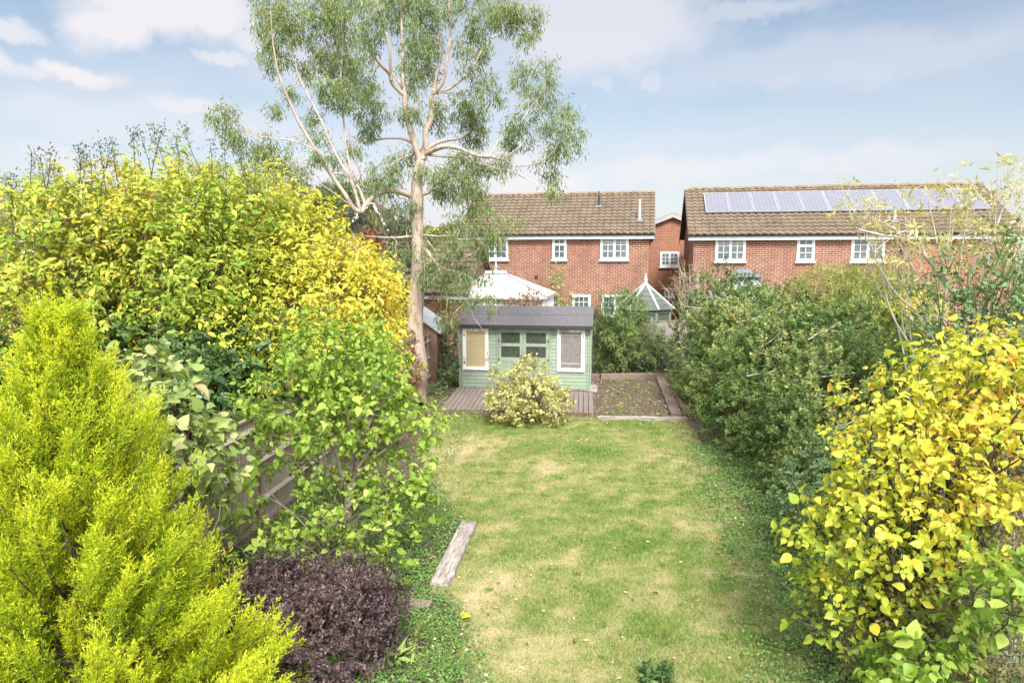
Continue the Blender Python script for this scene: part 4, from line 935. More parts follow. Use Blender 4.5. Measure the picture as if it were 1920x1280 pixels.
# ------------------------------------------------------------ eucalyptus
def zz(x, y, s=2.6667, ox=380, oy=0): return (ox+x/s, oy+y/s)
def eucalyptus():
    D = 19.8; base = G(781, 762)
    t = thing('eucalyptus_tree', 'tall eucalyptus with pale peeling trunk and drooping grey-green leaves, left of the summerhouse', 'tree', base)
    m, tt = mat('eucalyptus_bark'); co = obj_co(tt); n = tt.noise(tt.vm('MULTIPLY', co, (3, 3, .9)), 2.2, 5, .6, .6); s = tt.n('ShaderNodeSeparateXYZ'); tt.l(co, s.inputs[0])
    n2 = tt.noise(tt.vm('MULTIPLY', co, (9, 9, .8)), 3, 5, .7)
    c = tt.ramp(n, [(.32, (.23, .165, .13)), (.45, (.37, .29, .235)), (.6, (.46, .385, .32)), (.75, (.53, .47, .41))])
    rough_bark = tt.ramp(n2, [(.35, (.12, .075, .055)), (.6, (.34, .24, .19)), (.75, (.5, .4, .34))])
    c = tt.mix(tt.maprange(tt.math('ADD', s.outputs[2], tt.math('MULTIPLY', tt.math('SUBTRACT', n2, .5), .8)), .55, .95, 1, 0), c, rough_bark)
    c = tt.mix(tt.maprange(n2, .58, .68, 0, .5), c, (.24, .16, .12))
    finish(tt, c, .8, .25, n2, .5, .02); M['eucbark'] = m
    br = []                            # (points, r0, r1)
    def B(pts, r0, r1, dep, z=True, k=8):
        r0 *= .87; r1 *= .87; q = []
        for i_, p in enumerate(pts):
            xy = zz(*p) if z else p; dd = np.interp(i_, np.linspace(0, len(pts)-1, len(dep)), dep); q.append(P(xy[0], xy[1], D+dd))
        c = catmull(q, 5); br.append((c, np.linspace(r0, r1, len(c)), k)); return c
    T = Tubes()
    # trunk
    tp = [(781, 775), (781, 750), (784, 715), (785, 675), (778, 626), (779, 577), (783, 528), (786, 490), (784, 462), (783, 440), (782, 413), (782, 375), (782, 345), (784, 325), (789, 300)]
    tr = [.46, .31, .26, .245, .235, .235, .235, .22, .18, .165, .175, .175, .155, .14, .13]
    q = [P(px, py, D) for px, py in tp]; q[0] = base+np.array([0, 0, -.15]); c = catmull(q, 4); r = np.interp(np.linspace(0, 1, len(c)), np.linspace(0, 1, len(tr)), tr)
    Tt = Tubes(); Tt.add(c, r, 16, .05); Tt.build('trunk', m, t)
    B([(1085, 810), (1060, 720), (1030, 620), (1015, 560), (1010, 480)], .115, .085, (0, -.2, -.3))
    B([(1010, 480), (950, 420), (935, 370), (895, 330), (850, 270), (820, 190), (800, 80), (790, -60)], .075, .02, (-.3, -.9, -1.4))
    B([(1012, 490), (1003, 400), (1000, 250), (995, 100), (990, -120)], .08, .03, (-.3, .2, .6))
    B([(942, 400), (938, 330), (935, 250), (910, 130), (860, -20), (850, -120)], .05, .02, (-.6, -.9, -.8))
    B([(1000, 440), (975, 400), (940, 360), (880, 320)], .05, .03, (-.2, .2, .5))
    B([(1100, 800), (1115, 720), (1115, 660), (1145, 580), (1145, 480)], .11, .085, (0, .2, .3))
    B([(1148, 480), (1160, 420), (1185, 300), (1190, 220), (1180, 130), (1165, -80)], .06, .025, (.3, .8, 1.2))
    B([(1155, 470), (1200, 410), (1222, 300), (1240, 140), (1225, -40), (1230, -120)], .07, .03, (.3, 0, -.3))
    B([(1175, 470), (1230, 445), (1300, 395), (1350, 335), (1400, 250), (1450, 190), (1510, 145)], .055, .018, (.3, .9, 1.6))
    B([(1240, 140), (1270, 90), (1320, 50), (1380, 20)], .03, .012, (-.2, -.9)); B([(1232, 60), (1270, 20), (1310, -40)], .025, .01, (-.2, .5))
    B([(1115, 740), (1100, 620), (1060, 550), (1020, 490)], .03, .018, (-.3, -.5)); B([(1080, 560), (1075, 480), (1060, 420)], .025, .012, (-.5, -.9))
    B([(1112, 770), (1180, 740), (1230, 733), (1290, 745), (1370, 778), (1440, 785), (1495, 800)], .085, .04, (0, -.8, -1.6))
    B([(1495, 800), (1510, 845), (1560, 865), (1640, 905), (1700, 935)], .03, .008, (-1.6, -2)); B([(1495, 800), (1540, 770), (1600, 720), (1640, 640)], .03, .01, (-1.6, -1.7)); B([(1560, 830), (1640, 825), (1720, 790), (1800, 700)], .022, .008, (-1.6, -2))
    B([(1112, 750), (1170, 715), (1230, 700), (1290, 690), (1350, 640)], .07, .03, (0, .7, 1.4)); B([(1130, 775), (1220, 785), (1330, 795), (1400, 825), (1490, 815)], .04, .015, (0, -1.2))
    B([(1600, 600), (1640, 540), (1700, 450), (1720, 380)], .02, .008, (-1.7, -1.5)); B([(1440, 780), (1480, 700), (1560, 560), (1600, 400)], .022, .008, (-1.3, -.6))
    B([(1065, 725), (1000, 695), (930, 692), (870, 700), (800, 710), (740, 680)], .045, .012, (0, .5, .9)); B([(1050, 770), (980, 800), (900, 870)], .03, .01, (0, -.6))
    a0 = B([(1055, 985), (1020, 970), (970, 955), (900, 955), (845, 990), (810, 1030)], .1, .085, (0, -.5, -1.0))
    B([(812, 1028), (790, 1060), (750, 1035), (720, 985), (640, 870), (590, 790), (540, 710), (480, 610), (430, 500), (390, 400), (370, 330), (350, 200), (340, 60)], .08, .015, (-1, -1.4, -2, -2.4))
    B([(790, 1060), (770, 990), (740, 900), (700, 830), (650, 740), (600, 620), (540, 500), (480, 380), (465, 300), (480, 150)], .06, .012, (-1, -.9, -.7, -.2))
    B([(812, 1020), (790, 960), (760, 900), (730, 800), (715, 700), (700, 560), (690, 420), (700, 200), (690, 40)], .055, .012, (-1, -.6, 0, .5))
    B([(765, 910), (790, 880), (760, 790), (740, 720), (730, 640)], .03, .01, (-.8, -1.4)); B([(745, 1030), (700, 1000), (620, 940), (520, 880)], .03, .008, (-1.2, -2))
    B([(610, 810), (560, 750), (450, 705), (300, 685), (210, 650), (150, 600)], .025, .007, (-1.8, -2.4, -2.6)); B([(300, 685), (250, 690), (190, 640)], .012, .005, (-2.5, -2.7)); B([(600, 790), (520, 830), (440, 850), (380, 800)], .02, .008, (-1.8, -2.2))
    B([(1085, 975), (1130, 962), (1160, 920), (1150, 870), (1120, 830)], .06, .02, (0, -.3)); B([(1160, 920), (1210, 900), (1270, 880), (1330, 900)], .035, .01, (-.2, -.8))
    L5 = lambda *pp: [(560+x/3.05, 380+y/3.05) for x, y in pp]
    B(L5((655, 192), (560, 200), (450, 197), (380, 190), (300, 175)), .05, .015, (0, -.6), False); B(L5((720, 262), (745, 290), (770, 330), (790, 352)), .07, .045, (0, -.5), False)
    B(L5((715, 185), (790, 192), (900, 188), (990, 202), (1035, 225), (1022, 275), (950, 305)), .035, .012, (0, -.9, -1.2), False); B(L5((735, 215), (800, 300), (850, 322), (930, 318), (1020, 290)), .04, .012, (0, -.8), False)
    B(L5((790, 350), (840, 380), (920, 400), (985, 430), (990, 480), (970, 560), (1000, 650), (1050, 722)), .03, .006, (-.5, -1.2), False); B(L5((640, 420), (580, 435), (530, 410), (505, 380)), .035, .012, (0, -.6), False)
    B(L5((960, 560), (900, 620), (870, 680), (880, 720)), .02, .008, (-1, -1.2), False); B(L5((790, 352), (830, 450), (850, 560), (840, 620)), .025, .008, (-.5, -.7), False)
    for c, r, k in br: T.add(c, r, k, .03)
    allp = np.vstack([c for c, r, k in br]); allr = np.concatenate([r for c, r, k in br])
    Z = [(300, 110, 55, 90), (400, 60, 80, 90), (390, 190, 100, 110), (350, 290, 55, 50), (500, 110, 80, 90), (330, 0, 80, 60), (620, 250, 90, 100), (700, 120, 90, 100), (620, 60, 90, 80), (560, 330, 60, 60), (700, 330, 110, 100),
         (800, 400, 80, 80), (640, 430, 80, 70), (740, 480, 110, 80), (850, 560, 70, 90), (820, 640, 50, 50), (550, 590, 45, 45), (560, 655, 45, 32), (740, 740, 60, 32), (450, 460, 40, 25), (830, 200, 65, 90), (850, 80, 80, 80),
         (950, 60, 60, 70), (1050, 190, 75, 110), (1080, 50, 80, 80), (1100, 320, 80, 85), (1060, 420, 50, 60), (1020, 330, 40, 50), (1000, 570, 40, 40), (1080, 560, 40, 30), (1150, 200, 45, 90), (1180, 600, 45, 50), (1170, 520, 40, 35),
         (1350, 150, 70, 70), (1400, 50, 80, 60), (1530, 50, 110, 70), (1600, 130, 75, 60), (1610, 185, 40, 35), (1660, 60, 40, 50), (1310, 240, 50, 50), (1390, 240, 70, 40), (1340, 330, 45, 35), (1400, 390, 60, 45), (1440, 455, 70, 50),
         (1300, 480, 50, 50), (1350, 560, 80, 80), (1350, 660, 70, 70), (1280, 560, 40, 50), (1590, 350, 55, 55), (1720, 340, 50, 60), (1725, 450, 65, 65), (1590, 420, 45, 45), (1640, 540, 50, 40), (1560, 600, 65, 55), (1580, 690, 75, 65),
         (1800, 560, 60, 50), (1845, 650, 50, 75), (1760, 640, 60, 70), (1800, 740, 80, 50), (1720, 780, 50, 45), (1750, 860, 35, 40), (1755, 935, 22, 45), (110, 545, 65, 45), (95, 600, 55, 45), (150, 655, 45, 38), (180, 690, 22, 24),
         (365, 525, 38, 27), (350, 720, 80, 55), (380, 790, 90, 60), (340, 850, 60, 60), (420, 880, 70, 50), (290, 740, 45, 25), (480, 860, 45, 55), (900, 845, 70, 70), (930, 900, 55, 50), (870, 940, 45, 40), (985, 790, 35, 30),
         (1060, 775, 50, 50), (1080, 835, 45, 35), (1280, 850, 100, 80), (1240, 930, 80, 60), (1340, 900, 80, 70), (1180, 960, 50, 40), (1380, 800, 55, 40), (1300, 780, 55, 35), (1000, 1010, 60, 40), (1350, 1000, 75, 70),
         (1420, 1080, 130, 80), (1400, 1180, 140, 80), (1300, 1100, 70, 70), (1520, 1120, 60, 50), (1480, 1180, 80, 45), (1280, 1230, 80, 50), (1470, 840, 50, 40), (1510, 800, 50, 40), (720, 900, 45, 40), (1180, 880, 45, 45),
         (640, 780, 40, 30), (560, 770, 45, 25), (1500, 60, 70, 60), (1230, 30, 60, 50), (1140, 60, 50, 80), (740, -20, 120, 70), (1000, -40, 120, 70), (1300, -50, 130, 70), (560, -30, 90, 60)]
    Z = [(*zz(x, y), a/2.667, b/2.667) for x, y, a, b in Z]
    Z += [(850, 478, 26, 30), (880, 450, 45, 40), (836, 505, 45, 35), (820, 530, 30, 24), (870, 520, 40, 28), (898, 545, 18, 30), (895, 490, 30, 30), (800, 440, 22, 26), (742, 470, 34, 30), (700, 500, 30, 32), (745, 520, 26, 30), (760, 420, 22, 22), (925, 560, 12, 20), (836, 600, 14, 26), (812, 470, 24, 24), (720, 400, 26, 16),
          (640, 350, 30, 24), (690, 340, 24, 24), (770, 385, 12, 14), (860, 560, 22, 22), (796, 505, 14, 26)]
    Ls = Leaves(); low = Leaves()
    for (px, py, rx, ry) in Z:
        dd0 = P(px, py, D); i_ = np.argmin(np.linalg.norm((allp-dd0)*np.array([1, .25, 1]), axis=1)); near = allp[i_]
        dn = (near-CAM).dot(FWD); dep = dn+rng.uniform(-.7, .7)
        cc = P(px, py, dep); a_, b_ = rx/1280*dep, ry/1280*dep
        # thin limb to the clump
        mid = (near+cc)/2+rng.normal(0, .1, 3); mid[2] += .12; top = cc+np.array([0, 0, b_*.35])
        T.add(catmull([near, mid, top], 4), np.linspace(min(allr[i_]*.6, .028), .008, 9), 5)
        nt_ = max(9, int(a_*b_*(150 if py < 395 else 60 if px > 838 else 95))); u = rnd_unit(nt_); rr = rng.random(nt_)**.45; tp_ = cc+u*np.array([a_, a_*.9, b_])*rr[:, None]
        for q in tp_[:max(3, nt_//4)]: T.add(np.array([top, (top+q)/2+np.array([0, 0, .08]), q, q-np.array([0, 0, .2])]), [.007, .005, .004, .003], 3)
        k = 26; cr = np.clip(rng.normal(.5, .22, nt_)+.1*u[:, 2], 0, 1); n_ = nt_*k
        Bq = np.repeat(tp_, k, 0); ax = unit(np.repeat(u, k, 0)*.5+rng.normal(0, .5, (n_, 3))+np.array([0, 0, -.7])); s = rng.random(n_)
        bs = Bq+ax*(s*.32)[:, None]+rng.normal(0, .035, (n_, 3)); d = ax*.5+rng.normal(0, .5, (n_, 3)); d[:, 2] -= .95
        Ls.add(bs, d, rnd_unit(n_), rng.uniform(.09, .18, n_), rng.uniform(.018, .032, n_), np.stack([rng.random(n_), np.repeat(cr, k), s], -1))
    T.build('limb', m, t); Ls.build('foliage', M['euc'], t, 'lin')
eucalyptus()

# ------------------------------------------------------------ golden conifer
def conifer():
    c = P(108, 640, 5.6); c[2] = 0; H = 3.95
    t = thing('golden_conifer', 'bright yellow-green feathery conifer filling the lower left corner', 'conifer', c)
    T = Tubes(); T.add(catmull([(c[0], c[1], -.1), (c[0]+.03, c[1], 1.5), (c[0]-.02, c[1]+.03, 3), (c[0]+.02, c[1], H-.35)], 5), np.linspace(.14, .012, 16), 8)
    Tr = T; Tr.build('trunk', M['dark_twig'], t)
    T2 = Tubes(); B, A_, Sz, Cl = [], [], [], []; nb = 400
    for i_ in range(nb):
        f = 1-(1-(i_+.5)/nb)**.5 ; f = ((i_+.5)/nb)**1.35
        z = f*(H-.3)+.12; az = i_*2.39996+rng.normal(0, .25)      # height of the branch tip
        Rz = np.interp(z, [0, .74, 1.53, 1.97, 2.4, 2.84, 3.28, 3.6, 3.95], [1.85, 1.7, 1.3, 1.03, .82, .6, .34, .18, .05])*(.8+.2*rng.random()+.12*math.sin(az*3+z*2))*(1 if i_ % 3 else rng.uniform(.45, .75)); el = R(38+18*f+rng.normal(0, 7))
        rise = min(Rz*math.tan(el)*.8, z-.05); dirh = np.array([math.cos(az), math.sin(az), 0]); ln = max(.25, math.hypot(Rz, rise))
        p0 = np.array([c[0], c[1], z-rise-.05]); p2 = p0+dirh*Rz+np.array([0, 0, rise]); p1 = p0+dirh*Rz*.6+np.array([0, 0, rise*.38])
        cu = catmull([p0, p1, p2], 6); T2.add(cu, np.linspace(.012, .004, len(cu)), 4)
        ns = int(12+19*ln); cr = rng.random()
        for s in np.linspace(.36 if ln > .8 else .1, 1, ns)**.8:
            q = cu[min(int(s*(len(cu)-1)), len(cu)-1)]+rng.normal(0, .03, 3); td = unit(cu[-1]-cu[-3])
            side = unit(np.cross(td, [0, 0, 1.]))*rng.choice([-1, 1]); dd = unit(td*(.75+.5*s)+side*rng.uniform(0, .95)*(1.15-s*.6)+np.array([0, 0, .8+rng.normal(0, .25)])+rng.normal(0, .15, 3))
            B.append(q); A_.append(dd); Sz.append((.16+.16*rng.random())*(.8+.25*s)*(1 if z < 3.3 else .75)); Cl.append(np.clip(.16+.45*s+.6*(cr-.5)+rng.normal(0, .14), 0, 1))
    for k in range(26):                  # leader tuft
        B.append(np.array([c[0], c[1], H-.75+.62*rng.random()])+rng.normal(0, .05, 3)); A_.append(unit(np.array([*rng.normal(0, .4, 2), 1.]))); Sz.append(rng.uniform(.16, .28)); Cl.append(rng.uniform(.55, .9))
    T2.build('branch', M['dark_twig'], t)
    B, A_, Sz, Cl = map(np.array, (B, A_, Sz, Cl)); n = len(B); Ls = Leaves(); nf, nn_ = 11, 11
    # each plume is a flattened feather: side shoots (fingers), each clothed in fine scale leaves
    side = unit(np.cross(A_, rnd_unit(n))); nr = np.cross(A_, side)
    s = np.sort(rng.random((n, nf)), 1); sg = np.where(np.arange(nf) % 2, 1, -1)[None]*np.ones((n, 1))
    fd = unit(A_[:, None]*rng.uniform(.75, 1.1, (n, nf))[..., None]+side[:, None]*(sg*rng.uniform(.25, .75, (n, nf)))[..., None]+nr[:, None]*rng.normal(0, .28, (n, nf))[..., None])
    fl = (Sz[:, None]*rng.uniform(.28, .5, (n, nf))*(1.15-.6*s)); fb = B[:, None]+A_[:, None]*(s*Sz[:, None])[..., None]
    u_ = rng.random((n, nf, nn_)); base = fb[:, :, None]+fd[:, :, None]*(u_*fl[..., None])[..., None]
    d_ = fd[:, :, None]*.9+rng.normal(0, .33, (n, nf, nn_, 3))
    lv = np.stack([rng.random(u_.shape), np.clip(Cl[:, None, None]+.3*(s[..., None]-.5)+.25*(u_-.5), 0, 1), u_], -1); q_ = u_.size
    Ls.add(base.reshape(q_, 3), d_.reshape(q_, 3), rnd_unit(q_), rng.uniform(.016, .034, q_), .0058, lv.reshape(q_, 3))
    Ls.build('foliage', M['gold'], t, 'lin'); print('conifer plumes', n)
conifer()

# ------------------------------------------------------------ shrubs of the left side
lb = 'trees and shrubs beyond the left fence'
def lump_col(seed, base=.5, amp=.4, s=1.2):
    def f(p, wh): return np.clip(base+amp*lumps(p, s, seed)+rng.normal(0, .15, len(p)), 0, 1)
    return f
def seedheads(t, pts, m):
    for (px, py, px0, py0, d) in pts:
        T = Tubes(); Ls = Leaves()
        a_ = P(px0, py0, d); b_ = P(px, py, d); T.add(np.array([a_, (a_+b_)/2+rng.normal(0, .02, 3), b_]), [.012, .009, .005], 4)
        n = 60; s = rng.random(n)**.6; q = a_+(b_-a_)*(.45+.6*s)[:, None]+rng.normal(0, .05, (n, 3)); Ls.add(q, rng.normal(0, .6, (n, 3))+np.array([0, 0, .7]), rnd_unit(n), .06, .022, np.stack([rng.random(n), rng.random(n), s], -1))
        o = T.build('bare_shoot', M['dark_twig'], t); Ls.build('seed_head', m, o, 'rh')
d1 = 11.0
t1 = shrub('deciduous_shrub', 'yellowing leafy shrub at the far left edge, behind the golden conifer', 'shrub',
      [E(-70, 520, d1, 150, 120, 1.2), E(70, 485, d1, 110, 108, 1.1), E(150, 440, d1+.4, 90, 90, 1.), E(30, 600, d1, 150, 120, 1.2), E(150, 560, d1+.3, 110, 120, 1.), E(0, 720, d1-.5, 130, 90, 1.)], 1450, 15, .085, .043, M['yg'], M['twig'],
      [P(60, 640, d1), P(140, 640, d1+.2)], 'ov', 44, lb, .03, 3, lump_col(3, .62), n_twig=420, length=.4, up=.9, droop=.6, out_len=1.15, inner=.25, lump=.3)
t2 = shrub('deciduous_tree', 'tall yellow-green leafy tree rising highest on the left, behind the fence', 'tree',
      [E(325, 395, 12.5, 110, 78, 1.3), E(250, 430, 12, 110, 105, 1.2), E(420, 420, 12.6, 90, 90, 1.2), E(330, 500, 12.2, 140, 110, 1.4), E(210, 560, 11.8, 110, 100, 1.2), E(400, 560, 12.3, 110, 110, 1.2), E(300, 610, 12, 120, 75, 1.1), E(400, 660, 12.1, 80, 60, .8)], 2500, 16, .085, .043, M['yg'], M['twig'],
      [P(300, 640, 12), P(330, 640, 12.2), P(350, 640, 12.4), P(270, 640, 11.9)], 'ov', 60, lb, .035, 4, lump_col(4, .5), n_twig=560, length=.4, up=1.1, droop=.6, out_len=1.15, inner=.25, lump=.28)
t3 = shrub('deciduous_tree', 'bright yellow leafy tree just left of the eucalyptus trunk, behind the fence', 'tree',
      [E(500, 400, 14, 80, 62, 1.1), E(480, 480, 13.6, 110, 90, 1.3), E(580, 480, 13.6, 90, 80, 1.2), E(620, 560, 13.2, 110, 90, 1.3), E(520, 600, 12.8, 120, 100, 1.3), E(690, 590, 13.4, 62, 90, 1.), E(640, 660, 13, 100, 80, 1.1), E(430, 650, 12, 90, 90, 1.0), E(520, 700, 12, 70, 60, .8)], 2700, 16, .085, .043, M['yellow'], M['twig'],
      [P(560, 640, 13.3), P(600, 640, 13.4), P(500, 640, 13)], 'ov', 50, lb, .035, 5, lump_col(5, .4), n_twig=560, length=.4, up=.9, droop=.6, out_len=1.15, inner=.25, lump=.28)
sh = []
for px, py in [(60, 300), (75, 310), (95, 305), (150, 300), (155, 292), (170, 310), (185, 283), (205, 300), (210, 280), (250, 262), (262, 262), (285, 255), (305, 255), (345, 255), (330, 270), (395, 282), (420, 290), (440, 285), (20, 345), (10, 350), (455, 300), (480, 310)]:
    sh.append((px, py-14, px+rng.uniform(-25, 40), py+rng.uniform(65, 110), 10.6+px/330))
seedheads(t2, [q for q in sh if q[0] > 190], M['greygreen']); seedheads(t1, [q for q in sh if q[0] <= 190], M['greygreen'])
shrub('ivy', 'dark green ivy mass smothering the top of the left fence under the yellow trees', 'ivy',
      [E(270, 650, 11.4, 110, 62, .8), E(200, 640, 11.4, 70, 60, .8), E(400, 720, 10.9, 60, 70, .7), E(430, 790, 10.6, 40, 40, .5), E(350, 690, 11, 80, 80, .7), E(20, 700, 10.5, 60, 80, .8), E(470, 690, 11.6, 80, 60, .6), E(540, 720, 12.3, 70, 60, .6)], 1500, 18, .075, .06, M['ivy'], M['dark_twig'],
      [P(330, 640, 10.9), P(420, 640, 10.9)], 'rh', 16, None, .03, 6, None, length=.16, up=.2, droop=.4, inner=.4)
def _liltrunk(t):
    T = Tubes(); b = G(655, 1078); d = 9.1
    q = [b-np.array([0, 0, .1]), P(652, 1000, d), P(655, 925, d), P(668, 880, d+.1), P(678, 830, d+.2)]
    T.add(catmull(q, 5), np.linspace(.075, .04, 21), 8, .06)
    for pts, r in [([(655, 930), (640, 880), (625, 830), (605, 780), (560, 740)], .035), ([(657, 925), (660, 860), (655, 800), (640, 720), (625, 660)], .035), ([(678, 830), (700, 780), (735, 745), (790, 780)], .028), ([(668, 880), (690, 850), (720, 800), (740, 740)], .03),
                   ([(660, 900), (700, 860), (740, 830), (780, 800)], .022), ([(645, 900), (600, 880), (540, 850), (490, 850)], .025), ([(678, 830), (690, 760), (705, 700), (700, 650)], .03), ([(650, 1000), (610, 960), (580, 930)], .02), ([(652, 990), (700, 950), (760, 930)], .02), ([(625, 830), (600, 830), (570, 840)], .015)]:
        dd = np.linspace(d, d+rng.uniform(-.3, .5), len(pts)); T.add(catmull([P(x, y, z) for (x, y), z in zip(pts, dd)], 5), np.linspace(r, r*.25, 5*(len(pts)-1)+1), 6, .04)
    T.build('trunk', M['twig'], t)
shrub('deciduous_tree', 'fresh green lilac-like small tree growing on the lawn side of the left fence', 'tree',
      [E(620, 660, 9.6, 80, 55, .8), E(675, 695, 9.5, 70, 56, .8), E(775, 800, 9.4, 55, 26, .5), E(695, 750, 9.4, 62, 48, .7), E(560, 740, 9.6, 90, 60, .8), E(650, 760, 9.3, 100, 62, .8), E(620, 835, 9.2, 60, 30, .5), E(525, 810, 9.5, 50, 45, .5)], 680, 12, .08, .052, M['fresh'], M['twig'], [G(655, 1075)], 'ov', 0, None, .03, 7, lump_col(7, .55), n_twig=110, length=.3, up=.35, droop=.55, inner=.2, lump=.3,
      trunk=lambda t: _liltrunk(t))
shrub('leafy_shrub', 'loose green leafy shrub low against the left fence, above the purple bush', 'shrub',
      [E(570, 1020, 8.7, 80, 34, .6), E(670, 960, 8.6, 70, 50, .6), E(740, 900, 8.9, 60, 45, .5), E(480, 1010, 8.5, 60, 40, .6), E(800, 900, 9.1, 26, 20, .3), E(700, 1050, 8.3, 60, 45, .5), E(600, 1040, 8.3, 70, 40, .5), E(770, 950, 8.9, 42, 40, .4), E(420, 960, 8.6, 16, 40, .4), E(475, 900, 9.2, 22, 46, .3), E(590, 905, 9.2, 46, 36, .3)], 330, 9, .08, .054, M['fresh'], M['twig'],
      [G(640, 1085), G(580, 1080), G(540, 1080)], 'ov', 26, None, .014, 8, lump_col(8, .4), n_twig=90, length=.26, up=.5, droop=.35, inner=.3, lump=.35)
shrub('leafy_shrub', 'pale large-leaved shrub between the golden conifer and the left fence', 'shrub',
      [E(290, 740, 7.6, 45, 70, .5), E(330, 800, 7.5, 55, 80, .5), E(370, 860, 7.4, 38, 70, .4), E(385, 900, 7.4, 28, 60, .3), E(255, 700, 7.7, 22, 40, .3), E(0, 720, 6.6, 40, 40, .3)], 150, 8, .115, .085, M['pale_big'], M['twig'],
      [P(360, 640, 7.4), P(300, 640, 7.6)], 'ov', 14, None, .016, 9, None, n_twig=40, length=.3, up=.6, droop=.35, inner=.2, lump=.3)
def barberry():
    c = P(566, 640, 6.9); c[2] = 0; lobes = [(c+np.array([0, 0, .36]), np.array([1.0, .9, .54])), (c+np.array([-.55, -.1, .5]), np.array([.5, .5, .45])), (c+np.array([.3, -.1, .36]), np.array([.6, .6, .5])), (c+np.array([-.45, .1, .45]), np.array([.6, .6, .5])), (c+np.array([.25, .3, .4]), np.array([.5, .5, .5]))]
    shrub('barberry_bush', 'low rounded dark purple bush at the foot of the golden conifer', 'bush', lobes, 4200, 20, .03, .017, M['purple'], M['dark_twig'], [c], 'rh', 40, None, .012, 10, lump_col(10, .5, .4, 4), n_twig=300, twigr=.003, length=.1, up=.5, droop=-.1, inner=.15, lump=.2, ls=6, n_out=260, out_len=1.3)
barberry()
# behind the trunk and beyond the fence
shrub('evergreen_tree', 'dull grey-green evergreen behind the trunk, in front of the tiled wing', 'tree',
      [E(600, 375, 26, 55, 20, 1.2), E(640, 400, 25, 60, 40, 1.2), E(560, 400, 26, 60, 40, 1.2), E(730, 480, 24, 46, 62, 1), E(700, 540, 24, 40, 50, 1), E(745, 430, 24.5, 26, 30, .8)], 900, 22, .13, .05, M['greygreen'], M['twig'], [P(700, 640, 24)], 'rh', 12, None, .06, 11, None, length=.3, up=.4, droop=.2, inner=.4)
shrub('leafy_shrub', 'small scarlet-leaved shrub by the brick gable left of the trunk', 'shrub', [E(693, 452, 22.5, 13, 17, .3), E(705, 470, 22.5, 12, 14, .3)], 90, 16, .07, .05, M['red'], M['twig'], [P(695, 640, 22.5)], 'rh', 6, None, .02, 12, None, length=.14)
shrub('leafy_shrub', 'pale yellow-green bush seen over the low tiled wing right of the trunk', 'shrub', [E(846, 445, 36, 26, 20, .8), E(800, 448, 36, 26, 18, .8), E(868, 455, 36, 16, 22, .8)], 500, 20, .12, .09, M['hedge_light'], M['twig'], [P(845, 640, 36)], 'rh', 6, None, .05, 13)
# climber and undergrowth round the trunk foot and fence
shrub('climbing_plant', 'small russet and green climber at the foot of the eucalyptus', 'climber', [E(765, 640, 19.4, 10, 22, .25), E(762, 690, 19.3, 12, 24, .25), E(790, 690, 19.3, 8, 20, .2), E(757, 715, 19.2, 10, 14, .2)], 90, 14, .07, .05, M['autumn'], M['twig'], [G(765, 762)], 'rh', 8, None, .015, 14, None, length=.16)
shrub('leafy_shrub', 'dark low shrub in the corner between the far fence and the summerhouse', 'shrub', [E(845, 690, 22.6, 14, 22, .5), E(838, 712, 22.2, 16, 12, .4), E(820, 735, 21, 14, 8, .3), E(845, 640, 23.5, 10, 30, .4)], 260, 18, .06, .035, M['darkshrub'], M['twig'], [P(842, 640, 22.5)], 'rh', 6, None, .015, 15, None, length=.14)
shrub('dried_branch', 'hanging dried brown eucalyptus leaves beside the left corner of the summerhouse', 'branch', [E(846, 615, 20.6, 12, 26, .3), E(838, 585, 20.6, 12, 20, .3), E(826, 560, 20.4, 16, 16, .3)], 60, 18, .12, .022, M['autumn'], M['twig'], [P(846, 560, 20.4)], 'lin', 6, None, .012, 16, None, length=.25, up=-.8, droop=.8, hang=True)

# ------------------------------------------------------------ in front of and behind the summerhouse
def varieg():
    b = G(1003, 795)
    d = (b-CAM).dot(FWD)
    def tk(t):
        T = Tubes(); T.add(catmull([b-np.array([0, 0, .1]), P(1003, 765, d), P(1001, 740, d), P(1000, 715, d)], 4), np.linspace(.1, .05, 13), 8, .05); T.build('trunk', M['post'], t)
    shrub('variegated_shrub', 'rounded cream and green variegated shrub in front of the summerhouse doors', 'shrub',
      [E(995, 740, d, 60, 30, .95), E(950, 760, d, 30, 26, .7), E(1040, 760, d, 30, 26, .7), E(990, 705, d, 34, 26, .6), E(1000, 690, d, 16, 16, .3), E(935, 740, d, 18, 20, .4), E(958, 715, d, 26, 14, .4), E(1030, 730, d, 26, 20, .5), E(935, 700, d, 10, 14, .2), E(970, 775, d-.2, 30, 18, .4)],
      720, 16, .06, .042, M['varieg'], M['twig'], [b+np.array([0, 0, .5])], 'rh', 22, None, .02, 17, None, n_twig=80, length=.16, up=.4, droop=.1, inner=.2, lump=.28, ls=4, trunk=tk)
varieg()
shrub('feathery_bush', 'tall feathery green bush beside the right end of the summerhouse', 'bush',
      [E(1160, 590, 25.6, 46, 36, 1.), E(1150, 640, 25.6, 44, 50, 1.), E(1190, 640, 25.8, 40, 46, .9), E(1130, 620, 25.8, 22, 50, .7), E(1215, 655, 26, 26, 26, .6), E(1180, 570, 25.8, 20, 16, .6)], 700, 30, .13, .022, M['feather'], M['dark_twig'],
      [P(1160, 640, 25.9), P(1150, 640, 25.8)], 'lin', 20, None, .03, 18, lump_col(18, .5, .45, 2), length=.35, up=.3, droop=.5, inner=.3, lump=.3)
shrub('evergreen_shrub', 'low very dark evergreen shrub under the back fence panel', 'shrub', [E(1225, 685, 25.8, 34, 16, .5), E(1250, 660, 26, 24, 30, .5), E(1180, 690, 26, 34, 14, .4)], 420, 22, .06, .03, M['ivy'], M['dark_twig'], [P(1230, 640, 25.8)], 'rh', 8, None, .02, 19, None, length=.14)
